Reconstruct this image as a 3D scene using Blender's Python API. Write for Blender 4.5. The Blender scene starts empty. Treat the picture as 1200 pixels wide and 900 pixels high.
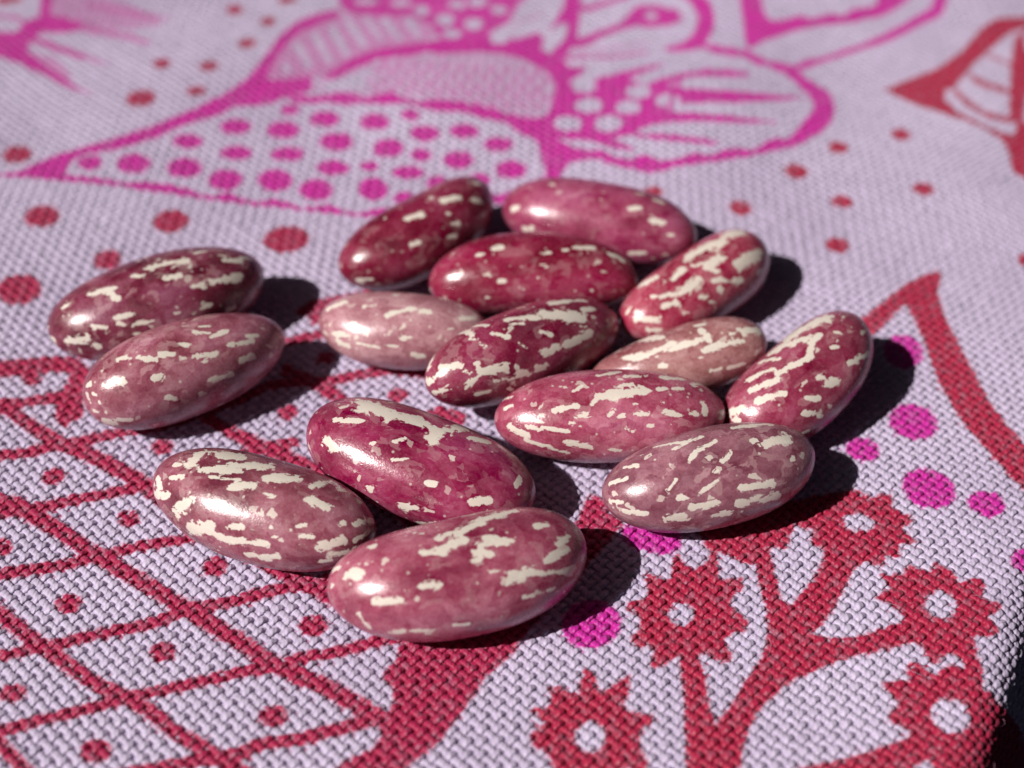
import bpy, math, random, json
import numpy as np

# ------------------------------------------------------------------ camera, light, exposure
# real size: the plan below is drawn in centimetres, CM turns it into metres
CM = 0.01
scene = bpy.context.scene
col = scene.collection

cam_d = bpy.data.cameras.new('camera')
cam = bpy.data.objects.new('camera', cam_d)
col.objects.link(cam)
cam.location = (0, 0, 9.0 * CM)
cam.rotation_euler = (math.radians(90 - 46), 0, 0)
cam_d.sensor_width = 36.0
cam_d.lens = 36.0 * 1680 / 1200
cam_d.clip_start = 0.002
cam_d.clip_end = 50
cam_d.dof.use_dof = True
cam_d.dof.focus_distance = 11.15 * CM
cam_d.dof.aperture_fstop = 18.5
scene.camera = cam

SUN_AZ, SUN_EL = math.radians(206), math.radians(45)
world = bpy.data.worlds.new('World')
scene.world = world
world.use_nodes = True
wt = world.node_tree
bg = wt.nodes['Background']
sky = wt.nodes.new('ShaderNodeTexSky')
sky.sky_type = 'NISHITA'
sky.sun_disc = False
sky.sun_elevation = SUN_EL
sky.sun_rotation = math.radians(90) - SUN_AZ
sky.altitude = 0
sky.air_density = 0.03
sky.dust_density = 0.45
sky.ozone_density = 0.0
wt.links.new(sky.outputs['Color'], bg.inputs['Color'])
bg.inputs['Strength'].default_value = 0.05

sun_d = bpy.data.lights.new('sun', 'SUN')
sun_d.energy = 5.0
sun_d.angle = math.radians(0.55)
sun_d.color = (1.0, 0.955, 0.90)
sun = bpy.data.objects.new('sun', sun_d)
col.objects.link(sun)
sun.location = (-0.3, -0.15, 0.4)
sun.rotation_euler = (math.radians(90) - SUN_EL, 0, SUN_AZ + math.radians(90))

vs = scene.view_settings
vs.view_transform = 'Standard'
vs.look = 'None'
vs.gamma = 1.0
vs.use_curve_mapping = False
vs.exposure = 0.0
scene.cycles.use_denoising = True
scene.cycles.max_bounces = 6

# ------------------------------------------------------------------ helpers
rng = np.random.default_rng(7)


def lin(r, g, b):
    f = lambda c: c / 12.92 if c <= 0.04045 else ((c + 0.055) / 1.055) ** 2.4
    return (f(r / 255), f(g / 255), f(b / 255), 1.0)


class Nodes:
    """small wrapper for building node trees"""
    def __init__(self, name):
        self.m = bpy.data.materials.new(name)
        self.m.use_nodes = True
        self.t = self.m.node_tree
        self.bsdf = self.t.nodes['Principled BSDF']

    def n(self, typ, **kw):
        nd = self.t.nodes.new(typ)
        for k, v in kw.items():
            if k.startswith('i_'):
                nd.inputs[k[2:]].default_value = v
            else:
                setattr(nd, k, v)
        return nd

    def link(self, a, b):
        self.t.links.new(a, b)

    def math(self, op, a, b=None, clamp=False):
        nd = self.t.nodes.new('ShaderNodeMath')
        nd.operation = op
        nd.use_clamp = clamp
        for i, x in enumerate((a, b)):
            if x is None:
                continue
            if isinstance(x, (int, float)):
                nd.inputs[i].default_value = x
            else:
                self.link(x, nd.inputs[i])
        return nd.outputs[0]

    def mix(self, fac, a, b, blend='MIX'):
        nd = self.t.nodes.new('ShaderNodeMix')
        nd.data_type = 'RGBA'
        nd.blend_type = blend
        nd.clamp_factor = True
        for s, x in ((0, fac), (6, a), (7, b)):
            if isinstance(x, (int, float)):
                nd.inputs[s].default_value = x
            elif isinstance(x, tuple):
                nd.inputs[s].default_value = x
            else:
                self.link(x, nd.inputs[s])
        return nd.outputs[2]

    def ramp(self, x, lo, hi, a=0.0, b=1.0):
        nd = self.t.nodes.new('ShaderNodeMapRange')
        nd.inputs[1].default_value = lo
        nd.inputs[2].default_value = hi
        nd.inputs[3].default_value = a
        nd.inputs[4].default_value = b
        self.link(x, nd.inputs[0])
        return nd.outputs[0]


def mesh_from(name, verts, quads, mat, smooth=True):
    me = bpy.data.meshes.new(name)
    nv, nf = len(verts), len(quads)
    me.vertices.add(nv)
    me.vertices.foreach_set('co', np.ascontiguousarray(verts, dtype=np.float32).ravel())
    k = quads.shape[1]
    me.loops.add(nf * k)
    me.loops.foreach_set('vertex_index', np.ascontiguousarray(quads, dtype=np.int32).ravel())
    me.polygons.add(nf)
    me.polygons.foreach_set('loop_start', np.arange(0, nf * k, k, dtype=np.int32))
    me.polygons.foreach_set('loop_total', np.full(nf, k, dtype=np.int32))
    if smooth:
        me.polygons.foreach_set('use_smooth', np.ones(nf, dtype=bool))
    me.update(calc_edges=True)
    me.validate()
    me.materials.append(mat)
    return me


def float_attr(me, name, vals):
    a = me.attributes.new(name, 'FLOAT', 'POINT')
    a.data.foreach_set('value', np.ascontiguousarray(vals, dtype=np.float32).ravel())


def vec_attr(me, name, vals):
    a = me.attributes.new(name, 'FLOAT_VECTOR', 'POINT')
    a.data.foreach_set('vector', np.ascontiguousarray(vals, dtype=np.float32).ravel())


# ------------------------------------------------------------------ the printed pattern (cm on the flat cloth)
# each entry: ink letter (p pink, c crimson, r red, w bare cloth), strength, outline
DATA = json.loads(r'''{"ops":[["c",0.9,[[-3.11,14.7],[-3.113,14.637],[-3.143,14.585],[-3.192,14.557],[-3.247,14.56],[-3.294,14.595],[-3.32,14.652],[-3.318,14.716],[-3.288,14.769],[-3.239,14.797],[-3.183,14.793],[-3.136,14.757]]]
,["c",0.9,[[-2.708,14.462],[-2.712,14.408],[-2.74,14.361],[-2.784,14.333],[-2.832,14.331],[-2.873,14.356],[-2.894,14.402],[-2.891,14.456],[-2.863,14.504],[-2.819,14.533],[-2.77,14.534],[-2.729,14.509]]]
,["c",0.9,[[-2.876,14.004],[-2.881,13.952],[-2.911,13.908],[-2.959,13.882],[-3.012,13.882],[-3.056,13.908],[-3.078,13.952],[-3.074,14.004],[-3.043,14.049],[-2.995,14.076],[-2.942,14.076],[-2.898,14.05]]]
,["c",0.9,[[-3.779,13.626],[-3.783,13.578],[-3.817,13.54],[-3.87,13.524],[-3.93,13.533],[-3.979,13.565],[-4.005,13.612],[-4.001,13.661],[-3.968,13.698],[-3.913,13.714],[-3.854,13.705],[-3.804,13.673]]]
,["c",0.9,[[-3.248,13.563],[-3.253,13.516],[-3.287,13.476],[-3.339,13.454],[-3.397,13.457],[-3.443,13.483],[-3.467,13.525],[-3.462,13.572],[-3.428,13.612],[-3.376,13.633],[-3.318,13.631],[-3.271,13.605]]]
,["c",0.9,[[-3.323,13.14],[-3.328,13.095],[-3.361,13.057],[-3.413,13.036],[-3.469,13.037],[-3.515,13.061],[-3.538,13.101],[-3.533,13.147],[-3.5,13.185],[-3.448,13.205],[-3.391,13.203],[-3.346,13.18]]]
,["c",0.9,[[-3.853,13.025],[-3.858,12.951],[-3.906,12.892],[-3.982,12.863],[-4.068,12.874],[-4.141,12.922],[-4.182,12.994],[-4.178,13.07],[-4.13,13.128],[-4.051,13.153],[-3.964,13.14],[-3.891,13.093]]]
,["c",0.9,[[-4.974,12.057],[-4.968,11.97],[-5.005,11.901],[-5.074,11.868],[-5.157,11.878],[-5.232,11.928],[-5.279,12.007],[-5.286,12.094],[-5.25,12.166],[-5.181,12.202],[-5.097,12.192],[-5.021,12.138]]]
,["c",0.9,[[-2.524,15.011],[-2.531,14.955],[-2.567,14.903],[-2.622,14.868],[-2.68,14.86],[-2.728,14.881],[-2.752,14.926],[-2.745,14.983],[-2.71,15.035],[-2.655,15.069],[-2.595,15.076],[-2.548,15.055]]]
,["c",0.9,[[-5.718,14.928],[-5.729,14.88],[-5.781,14.834],[-5.863,14.805],[-5.951,14.8],[-6.023,14.82],[-6.059,14.86],[-6.049,14.907],[-5.996,14.95],[-5.913,14.978],[-5.824,14.984],[-5.753,14.966]]]
,["c",1,[[-4.446,11.018],[-4.447,10.932],[-4.495,10.862],[-4.577,10.826],[-4.671,10.833],[-4.753,10.882],[-4.801,10.96],[-4.802,11.046],[-4.755,11.117],[-4.672,11.154],[-4.576,11.146],[-4.494,11.096]]]
,["c",1,[[-3.171,10.96],[-3.175,10.866],[-3.225,10.79],[-3.308,10.752],[-3.402,10.76],[-3.481,10.812],[-3.526,10.895],[-3.524,10.987],[-3.474,11.065],[-3.391,11.107],[-3.296,11.101],[-3.216,11.046]]]
,["c",1,[[-1.962,10.691],[-1.976,10.588],[-2.047,10.504],[-2.154,10.46],[-2.271,10.468],[-2.366,10.525],[-2.414,10.617],[-2.402,10.72],[-2.333,10.807],[-2.224,10.853],[-2.105,10.844],[-2.009,10.785]]]
,["c",1,[[-3.722,10.376],[-3.721,10.299],[-3.756,10.238],[-3.817,10.207],[-3.888,10.216],[-3.951,10.261],[-3.989,10.332],[-3.991,10.408],[-3.957,10.471],[-3.895,10.502],[-3.823,10.493],[-3.76,10.447]]]
,["c",1,[[-4.395,9.964],[-4.391,9.854],[-4.442,9.765],[-4.536,9.721],[-4.646,9.733],[-4.745,9.797],[-4.806,9.897],[-4.813,10.008],[-4.762,10.099],[-4.667,10.145],[-4.554,10.133],[-4.454,10.066]]]
,["r",0.95,[[4.273,12.578],[4.241,12.518],[4.189,12.48],[4.132,12.473],[4.084,12.499],[4.058,12.552],[4.061,12.617],[4.093,12.677],[4.144,12.716],[4.202,12.723],[4.251,12.696],[4.277,12.644]]]
,["r",0.95,[[3.537,12.242],[3.509,12.186],[3.46,12.149],[3.403,12.14],[3.354,12.161],[3.325,12.206],[3.325,12.265],[3.353,12.321],[3.403,12.361],[3.461,12.372],[3.51,12.35],[3.538,12.302]]]
,["r",0.95,[[3.039,11.76],[3.009,11.703],[2.955,11.665],[2.892,11.657],[2.835,11.679],[2.801,11.726],[2.797,11.786],[2.826,11.843],[2.88,11.883],[2.945,11.893],[3.002,11.871],[3.036,11.822]]]
,["r",0.95,[[2.387,11.14],[2.361,11.087],[2.31,11.054],[2.249,11.048],[2.194,11.073],[2.16,11.12],[2.155,11.177],[2.181,11.229],[2.232,11.262],[2.293,11.267],[2.349,11.244],[2.383,11.197]]]
,["r",0.95,[[3.432,11.302],[3.403,11.255],[3.351,11.225],[3.29,11.22],[3.235,11.243],[3.201,11.286],[3.198,11.339],[3.226,11.387],[3.278,11.417],[3.34,11.422],[3.395,11.399],[3.429,11.355]]]
,["r",0.95,[[4.311,11.572],[4.281,11.522],[4.229,11.489],[4.17,11.482],[4.119,11.503],[4.089,11.547],[4.089,11.601],[4.119,11.652],[4.171,11.685],[4.23,11.692],[4.282,11.67],[4.311,11.626]]]
,["r",0.95,[[3.285,10.624],[3.253,10.567],[3.198,10.529],[3.133,10.521],[3.077,10.546],[3.043,10.596],[3.042,10.659],[3.073,10.716],[3.128,10.753],[3.193,10.76],[3.25,10.735],[3.284,10.686]]]
,["r",0.95,[[5.175,10.626],[5.139,10.567],[5.084,10.527],[5.024,10.514],[4.975,10.533],[4.95,10.578],[4.955,10.638],[4.99,10.696],[5.045,10.736],[5.106,10.749],[5.156,10.731],[5.181,10.686]]]
,["r",0.95,[[1.52,11.356],[1.5,11.321],[1.459,11.301],[1.408,11.302],[1.359,11.324],[1.327,11.361],[1.32,11.403],[1.339,11.438],[1.38,11.457],[1.432,11.455],[1.48,11.433],[1.513,11.397]]]
,["r",0.95,[[6.197,11.547],[6.155,11.482],[6.092,11.434],[6.026,11.417],[5.973,11.432],[5.947,11.478],[5.955,11.541],[5.997,11.607],[6.061,11.657],[6.13,11.677],[6.184,11.661],[6.208,11.613]]]
,["r",0.95,[[6.824,10.994],[6.74,10.899],[6.529,10.741],[6.258,10.569],[6.088,10.487],[6.017,10.487],[6.01,10.532],[6.058,10.599],[6.153,10.676],[6.303,10.767],[6.552,10.904],[6.754,10.995]]]
,["r",0.95,[[6.26,12.651],[6.218,12.584],[6.152,12.532],[6.08,12.508],[6.021,12.52],[5.991,12.564],[5.998,12.629],[6.039,12.696],[6.105,12.748],[6.177,12.771],[6.236,12.759],[6.266,12.715]]]
,["c",1,[[-4.936,8.772],[-4.815,8.775],[-4.644,8.781],[-4.49,8.788],[-4.375,8.797],[-4.278,8.808],[-4.193,8.82],[-4.122,8.835],[-4.067,8.849],[-4.013,8.857],[-3.938,8.854],[-3.856,8.844],[-3.798,8.837],[-3.825,9.029],[-3.885,9.037],[-3.971,9.047],[-4.057,9.051],[-4.126,9.046],[-4.187,9.035],[-4.256,9.025],[-4.339,9.014],[-4.434,9.002],[-4.546,8.993],[-4.701,8.989],[-4.874,8.989],[-4.997,8.988]]]
,["c",1,[[-4.12,8.764],[-4.123,8.722],[-4.148,8.692],[-4.19,8.681],[-4.238,8.692],[-4.278,8.722],[-4.3,8.764],[-4.297,8.806],[-4.272,8.837],[-4.229,8.848],[-4.182,8.837],[-4.142,8.806]]]
,["c",1,[[-3.909,8.858],[-3.892,8.712],[-3.95,8.568],[-3.902,8.286],[-3.789,8.168],[-3.748,8.247],[-3.663,8.326],[-3.72,8.568],[-3.717,8.88],[-3.815,8.986]]]
,["c",1,[[-4.79,8.268],[-4.676,8.295],[-4.516,8.333],[-4.379,8.367],[-4.297,8.391],[-4.238,8.412],[-4.177,8.43],[-4.104,8.445],[-4.03,8.458],[-3.965,8.468],[-3.908,8.477],[-3.859,8.484],[-3.825,8.488],[-3.863,8.628],[-3.898,8.624],[-3.95,8.618],[-4.01,8.607],[-4.075,8.587],[-4.145,8.563],[-4.216,8.544],[-4.28,8.538],[-4.347,8.537],[-4.436,8.526],[-4.577,8.495],[-4.738,8.454],[-4.852,8.425]]]
,["c",1,[[-4.897,8.561],[-4.757,8.509],[-4.564,8.435],[-4.41,8.371],[-4.337,8.33],[-4.299,8.297],[-4.252,8.257],[-4.194,8.213],[-4.136,8.168],[-4.073,8.119],[-4.002,8.065],[-3.924,8.008],[-3.842,7.954],[-3.757,7.912],[-3.676,7.878],[-3.604,7.844],[-3.537,7.804],[-3.468,7.759],[-3.397,7.715],[-3.33,7.679],[-3.269,7.649],[-3.212,7.616],[-3.154,7.574],[-3.094,7.526],[-3.027,7.472],[-2.957,7.414],[-2.879,7.35],[-2.785,7.275],[-2.673,7.192],[-2.547,7.1],[-2.397,6.996],[-2.212,6.871],[-2.006,6.736],[-1.811,6.612],[-1.638,6.509],[-1.476,6.416],[-1.326,6.326],[-1.172,6.224],[-1.025,6.122],[-0.924,6.052],[-0.863,6.185],[-0.965,6.257],[-1.114,6.361],[-1.273,6.468],[-1.429,6.562],[-1.591,6.656],[-1.763,6.76],[-1.956,6.884],[-2.162,7.021],[-2.347,7.146],[-2.495,7.251],[-2.62,7.342],[-2.729,7.425],[-2.821,7.498],[-2.897,7.563],[-2.97,7.623],[-3.041,7.678],[-3.107,7.727],[-3.175,7.772],[-3.244,7.812],[-3.307,7.844],[-3.368,7.877],[-3.433,7.919],[-3.505,7.966],[-3.584,8.013],[-3.668,8.049],[-3.748,8.079],[-3.821,8.112],[-3.892,8.156],[-3.965,8.207],[-4.035,8.258],[-4.097,8.305],[-4.155,8.351],[-4.212,8.395],[-4.259,8.433],[-4.315,8.474],[-4.405,8.522],[-4.568,8.589],[-4.764,8.665],[-4.905,8.719]]]
,["c",1,[[-4.628,7.678],[-4.52,7.715],[-4.369,7.766],[-4.24,7.808],[-4.161,7.827],[-4.102,7.837],[-4.039,7.851],[-3.971,7.873],[-3.905,7.896],[-3.84,7.917],[-3.773,7.931],[-3.704,7.943],[-3.634,7.959],[-3.565,7.982],[-3.497,8.009],[-3.434,8.032],[-3.386,8.048],[-3.341,8.06],[-3.273,8.08],[-3.167,8.105],[-3.034,8.137],[-2.883,8.188],[-2.703,8.272],[-2.506,8.375],[-2.337,8.468],[-2.229,8.542],[-2.157,8.601],[-2.071,8.644],[-1.936,8.666],[-1.778,8.673],[-1.634,8.684],[-1.52,8.707],[-1.425,8.734],[-1.337,8.758],[-1.257,8.78],[-1.184,8.799],[-1.108,8.809],[-1.018,8.807],[-0.921,8.796],[-0.831,8.779],[-0.746,8.75],[-0.666,8.713],[-0.609,8.687],[-0.586,8.799],[-0.643,8.826],[-0.727,8.865],[-0.82,8.896],[-0.917,8.916],[-1.02,8.927],[-1.118,8.929],[-1.204,8.918],[-1.281,8.898],[-1.362,8.875],[-1.451,8.851],[-1.544,8.825],[-1.653,8.802],[-1.794,8.791],[-1.955,8.783],[-2.101,8.76],[-2.204,8.713],[-2.282,8.655],[-2.386,8.586],[-2.554,8.494],[-2.751,8.39],[-2.928,8.306],[-3.073,8.256],[-3.204,8.225],[-3.311,8.199],[-3.382,8.179],[-3.427,8.165],[-3.477,8.15],[-3.543,8.13],[-3.612,8.108],[-3.68,8.088],[-3.747,8.07],[-3.815,8.053],[-3.884,8.034],[-3.952,8.011],[-4.018,7.987],[-4.082,7.967],[-4.141,7.958],[-4.204,7.952],[-4.29,7.935],[-4.424,7.893],[-4.576,7.84],[-4.684,7.802]]]
,["c",1,[[-4.471,7.099],[-4.368,7.128],[-4.223,7.168],[-4.091,7.203],[-4.001,7.221],[-3.923,7.235],[-3.83,7.255],[-3.705,7.289],[-3.566,7.33],[-3.441,7.366],[-3.343,7.394],[-3.26,7.417],[-3.18,7.438],[-3.105,7.453],[-3.032,7.467],[-2.944,7.492],[-2.839,7.53],[-2.719,7.579],[-2.581,7.639],[-2.407,7.723],[-2.214,7.818],[-2.05,7.894],[-1.932,7.934],[-1.841,7.955],[-1.78,7.968],[-1.808,8.098],[-1.871,8.085],[-1.967,8.064],[-2.093,8.019],[-2.261,7.937],[-2.453,7.836],[-2.625,7.749],[-2.762,7.688],[-2.88,7.64],[-2.984,7.603],[-3.068,7.579],[-3.139,7.565],[-3.216,7.549],[-3.298,7.527],[-3.382,7.503],[-3.481,7.476],[-3.608,7.442],[-3.749,7.405],[-3.874,7.374],[-3.965,7.355],[-4.043,7.341],[-4.137,7.321],[-4.271,7.285],[-4.418,7.244],[-4.522,7.215]]]
,["c",1,[[-3.008,8.643],[-2.937,8.558],[-2.837,8.438],[-2.734,8.329],[-2.64,8.249],[-2.55,8.184],[-2.464,8.125],[-2.383,8.069],[-2.306,8.018],[-2.228,7.968],[-2.145,7.918],[-2.061,7.869],[-1.975,7.821],[-1.894,7.78],[-1.812,7.741],[-1.709,7.69],[-1.58,7.629],[-1.434,7.559],[-1.276,7.465],[-1.075,7.317],[-0.859,7.144],[-0.709,7.022],[-0.648,7.154],[-0.801,7.273],[-1.022,7.443],[-1.232,7.593],[-1.402,7.692],[-1.553,7.765],[-1.681,7.828],[-1.781,7.884],[-1.861,7.932],[-1.941,7.979],[-2.027,8.026],[-2.111,8.072],[-2.194,8.117],[-2.274,8.16],[-2.351,8.203],[-2.43,8.252],[-2.514,8.309],[-2.599,8.372],[-2.683,8.443],[-2.779,8.543],[-2.878,8.657],[-2.95,8.74]]]
,["c",1,[[-2.048,8.835],[-1.971,8.79],[-1.864,8.727],[-1.772,8.67],[-1.713,8.625],[-1.664,8.581],[-1.613,8.538],[-1.568,8.51],[-1.535,8.492],[-1.485,8.451],[-1.387,8.352],[-1.27,8.227],[-1.187,8.137],[-1.129,8.239],[-1.213,8.33],[-1.331,8.457],[-1.434,8.563],[-1.496,8.614],[-1.538,8.638],[-1.573,8.659],[-1.617,8.697],[-1.669,8.744],[-1.736,8.796],[-1.834,8.858],[-1.943,8.922],[-2.021,8.967]]]
,["c",1,[[-4.307,6.498],[-4.21,6.524],[-4.071,6.56],[-3.939,6.594],[-3.832,6.618],[-3.73,6.64],[-3.627,6.663],[-3.52,6.688],[-3.413,6.714],[-3.312,6.742],[-3.222,6.773],[-3.142,6.805],[-3.062,6.834],[-2.978,6.858],[-2.893,6.88],[-2.81,6.9],[-2.737,6.915],[-2.667,6.929],[-2.575,6.95],[-2.459,6.981],[-2.322,7.02],[-2.159,7.07],[-1.933,7.144],[-1.68,7.23],[-1.499,7.291],[-1.534,7.409],[-1.715,7.343],[-1.968,7.252],[-2.193,7.175],[-2.355,7.124],[-2.492,7.086],[-2.608,7.055],[-2.698,7.033],[-2.768,7.02],[-2.842,7.004],[-2.927,6.983],[-3.014,6.961],[-3.102,6.935],[-3.184,6.905],[-3.265,6.873],[-3.351,6.843],[-3.451,6.818],[-3.559,6.796],[-3.667,6.774],[-3.771,6.754],[-3.875,6.736],[-3.986,6.712],[-4.121,6.679],[-4.26,6.641],[-4.358,6.614]]]
,["c",1,[[-4.629,7.535],[-4.493,7.467],[-4.305,7.374],[-4.148,7.3],[-4.057,7.269],[-4.007,7.26],[-3.975,7.25],[-3.933,7.222],[-3.883,7.182],[-3.821,7.134],[-3.751,7.09],[-3.681,7.047],[-3.614,7.005],[-3.546,6.959],[-3.477,6.91],[-3.41,6.862],[-3.347,6.82],[-3.287,6.78],[-3.222,6.737],[-3.149,6.689],[-3.072,6.639],[-2.995,6.59],[-2.921,6.542],[-2.847,6.495],[-2.773,6.446],[-2.698,6.394],[-2.621,6.34],[-2.539,6.285],[-2.45,6.228],[-2.357,6.171],[-2.27,6.116],[-2.188,6.06],[-2.108,6.005],[-2.034,5.952],[-1.969,5.904],[-1.906,5.856],[-1.835,5.809],[-1.754,5.763],[-1.67,5.721],[-1.59,5.682],[-1.519,5.648],[-1.453,5.618],[-1.385,5.584],[-1.311,5.542],[-1.234,5.495],[-1.158,5.447],[-1.078,5.391],[-0.999,5.334],[-0.944,5.293],[-0.876,5.424],[-0.933,5.463],[-1.014,5.52],[-1.099,5.577],[-1.178,5.627],[-1.259,5.677],[-1.339,5.723],[-1.412,5.761],[-1.481,5.793],[-1.551,5.826],[-1.63,5.865],[-1.711,5.907],[-1.785,5.948],[-1.846,5.99],[-1.907,6.036],[-1.974,6.087],[-2.051,6.142],[-2.132,6.2],[-2.218,6.258],[-2.309,6.317],[-2.402,6.375],[-2.491,6.431],[-2.571,6.483],[-2.649,6.535],[-2.727,6.586],[-2.803,6.636],[-2.878,6.684],[-2.952,6.733],[-3.029,6.784],[-3.107,6.834],[-3.18,6.882],[-3.244,6.925],[-3.304,6.965],[-3.365,7.008],[-3.432,7.055],[-3.502,7.105],[-3.574,7.155],[-3.647,7.201],[-3.717,7.244],[-3.779,7.284],[-3.832,7.325],[-3.889,7.371],[-3.957,7.415],[-4.02,7.438],[-4.068,7.446],[-4.141,7.471],[-4.292,7.543],[-4.48,7.637],[-4.617,7.706]]]
,["c",1,[[-4.401,6.651],[-4.296,6.562],[-4.149,6.438],[-4.021,6.331],[-3.936,6.263],[-3.869,6.211],[-3.803,6.16],[-3.729,6.101],[-3.654,6.041],[-3.581,5.984],[-3.512,5.936],[-3.448,5.892],[-3.384,5.849],[-3.316,5.801],[-3.246,5.751],[-3.177,5.703],[-3.114,5.661],[-3.052,5.622],[-2.985,5.584],[-2.911,5.549],[-2.837,5.518],[-2.77,5.486],[-2.707,5.449],[-2.645,5.409],[-2.586,5.367],[-2.531,5.323],[-2.476,5.276],[-2.415,5.229],[-2.354,5.192],[-2.297,5.164],[-2.241,5.133],[-2.182,5.094],[-2.118,5.048],[-2.046,4.999],[-1.974,4.951],[-1.894,4.901],[-1.786,4.836],[-1.618,4.739],[-1.426,4.63],[-1.291,4.553],[-1.243,4.664],[-1.379,4.742],[-1.572,4.852],[-1.74,4.95],[-1.845,5.014],[-1.923,5.065],[-1.995,5.112],[-2.067,5.159],[-2.133,5.203],[-2.198,5.245],[-2.261,5.28],[-2.317,5.308],[-2.367,5.338],[-2.417,5.377],[-2.472,5.425],[-2.533,5.474],[-2.598,5.521],[-2.666,5.565],[-2.738,5.608],[-2.814,5.644],[-2.888,5.676],[-2.956,5.708],[-3.015,5.742],[-3.073,5.779],[-3.133,5.82],[-3.2,5.866],[-3.27,5.917],[-3.34,5.967],[-3.406,6.012],[-3.469,6.055],[-3.533,6.101],[-3.603,6.155],[-3.677,6.215],[-3.752,6.275],[-3.82,6.328],[-3.886,6.38],[-3.968,6.447],[-4.095,6.554],[-4.242,6.679],[-4.348,6.77]]]
,["c",1,[[-4.104,5.757],[-4.01,5.787],[-3.878,5.829],[-3.758,5.866],[-3.671,5.889],[-3.597,5.906],[-3.521,5.925],[-3.441,5.947],[-3.362,5.969],[-3.283,5.992],[-3.201,6.015],[-3.12,6.038],[-3.043,6.06],[-2.977,6.078],[-2.915,6.095],[-2.849,6.113],[-2.773,6.132],[-2.691,6.153],[-2.612,6.179],[-2.548,6.215],[-2.496,6.253],[-2.44,6.282],[-2.366,6.3],[-2.28,6.312],[-2.192,6.328],[-2.106,6.352],[-2.023,6.38],[-1.94,6.407],[-1.856,6.435],[-1.773,6.462],[-1.691,6.486],[-1.612,6.502],[-1.531,6.515],[-1.434,6.534],[-1.3,6.566],[-1.152,6.604],[-1.046,6.631],[-1.072,6.741],[-1.178,6.713],[-1.327,6.675],[-1.46,6.643],[-1.554,6.624],[-1.636,6.611],[-1.72,6.594],[-1.806,6.569],[-1.891,6.541],[-1.975,6.513],[-2.059,6.485],[-2.142,6.457],[-2.223,6.434],[-2.308,6.418],[-2.396,6.405],[-2.479,6.386],[-2.549,6.353],[-2.605,6.317],[-2.661,6.287],[-2.732,6.261],[-2.811,6.237],[-2.887,6.215],[-2.953,6.196],[-3.015,6.18],[-3.082,6.161],[-3.159,6.139],[-3.242,6.116],[-3.324,6.093],[-3.403,6.07],[-3.483,6.047],[-3.562,6.025],[-3.637,6.006],[-3.713,5.989],[-3.802,5.965],[-3.924,5.927],[-4.057,5.884],[-4.151,5.853]]]
,["c",1,[[-3.938,5.144],[-3.844,5.168],[-3.711,5.203],[-3.6,5.235],[-3.538,5.257],[-3.499,5.275],[-3.457,5.293],[-3.397,5.311],[-3.33,5.329],[-3.265,5.347],[-3.207,5.366],[-3.152,5.384],[-3.095,5.402],[-3.03,5.421],[-2.962,5.439],[-2.898,5.458],[-2.843,5.478],[-2.796,5.497],[-2.749,5.514],[-2.699,5.529],[-2.649,5.543],[-2.6,5.555],[-2.556,5.564],[-2.512,5.572],[-2.456,5.584],[-2.383,5.605],[-2.301,5.631],[-2.219,5.656],[-2.138,5.678],[-2.057,5.701],[-1.982,5.72],[-1.921,5.732],[-1.863,5.741],[-1.798,5.756],[-1.718,5.784],[-1.633,5.817],[-1.557,5.844],[-1.494,5.859],[-1.436,5.869],[-1.375,5.88],[-1.313,5.894],[-1.251,5.909],[-1.188,5.925],[-1.126,5.945],[-1.066,5.965],[-1.003,5.985],[-0.925,6.003],[-0.843,6.02],[-0.785,6.033],[-0.808,6.143],[-0.866,6.128],[-0.949,6.107],[-1.029,6.085],[-1.095,6.064],[-1.156,6.043],[-1.216,6.025],[-1.276,6.008],[-1.338,5.994],[-1.399,5.98],[-1.458,5.969],[-1.519,5.959],[-1.588,5.942],[-1.669,5.914],[-1.754,5.88],[-1.83,5.854],[-1.89,5.839],[-1.946,5.83],[-2.011,5.817],[-2.088,5.798],[-2.171,5.775],[-2.253,5.751],[-2.337,5.726],[-2.419,5.7],[-2.49,5.68],[-2.542,5.668],[-2.586,5.66],[-2.633,5.651],[-2.684,5.638],[-2.736,5.624],[-2.789,5.607],[-2.838,5.589],[-2.886,5.57],[-2.938,5.551],[-3.0,5.532],[-3.068,5.514],[-3.134,5.495],[-3.193,5.476],[-3.248,5.457],[-3.305,5.439],[-3.37,5.421],[-3.437,5.402],[-3.501,5.383],[-3.548,5.367],[-3.587,5.352],[-3.646,5.332],[-3.756,5.299],[-3.887,5.261],[-3.981,5.234]]]
,["c",1,[[-2.811,4.878],[-2.703,4.897],[-2.551,4.925],[-2.411,4.951],[-2.307,4.972],[-2.215,4.991],[-2.125,5.01],[-2.024,5.03],[-1.924,5.05],[-1.843,5.071],[-1.798,5.098],[-1.789,5.117],[-1.779,5.124],[-1.716,5.137],[-1.631,5.149],[-1.549,5.162],[-1.486,5.175],[-1.43,5.188],[-1.371,5.203],[-1.302,5.222],[-1.229,5.243],[-1.157,5.265],[-1.08,5.29],[-1.004,5.316],[-0.952,5.334],[-0.995,5.453],[-1.046,5.43],[-1.119,5.399],[-1.192,5.37],[-1.262,5.348],[-1.334,5.327],[-1.402,5.309],[-1.461,5.294],[-1.515,5.282],[-1.576,5.269],[-1.656,5.256],[-1.744,5.243],[-1.818,5.227],[-1.86,5.2],[-1.866,5.183],[-1.884,5.173],[-1.956,5.155],[-2.055,5.134],[-2.157,5.114],[-2.248,5.095],[-2.34,5.076],[-2.445,5.055],[-2.585,5.026],[-2.737,4.994],[-2.844,4.972]]]
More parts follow.
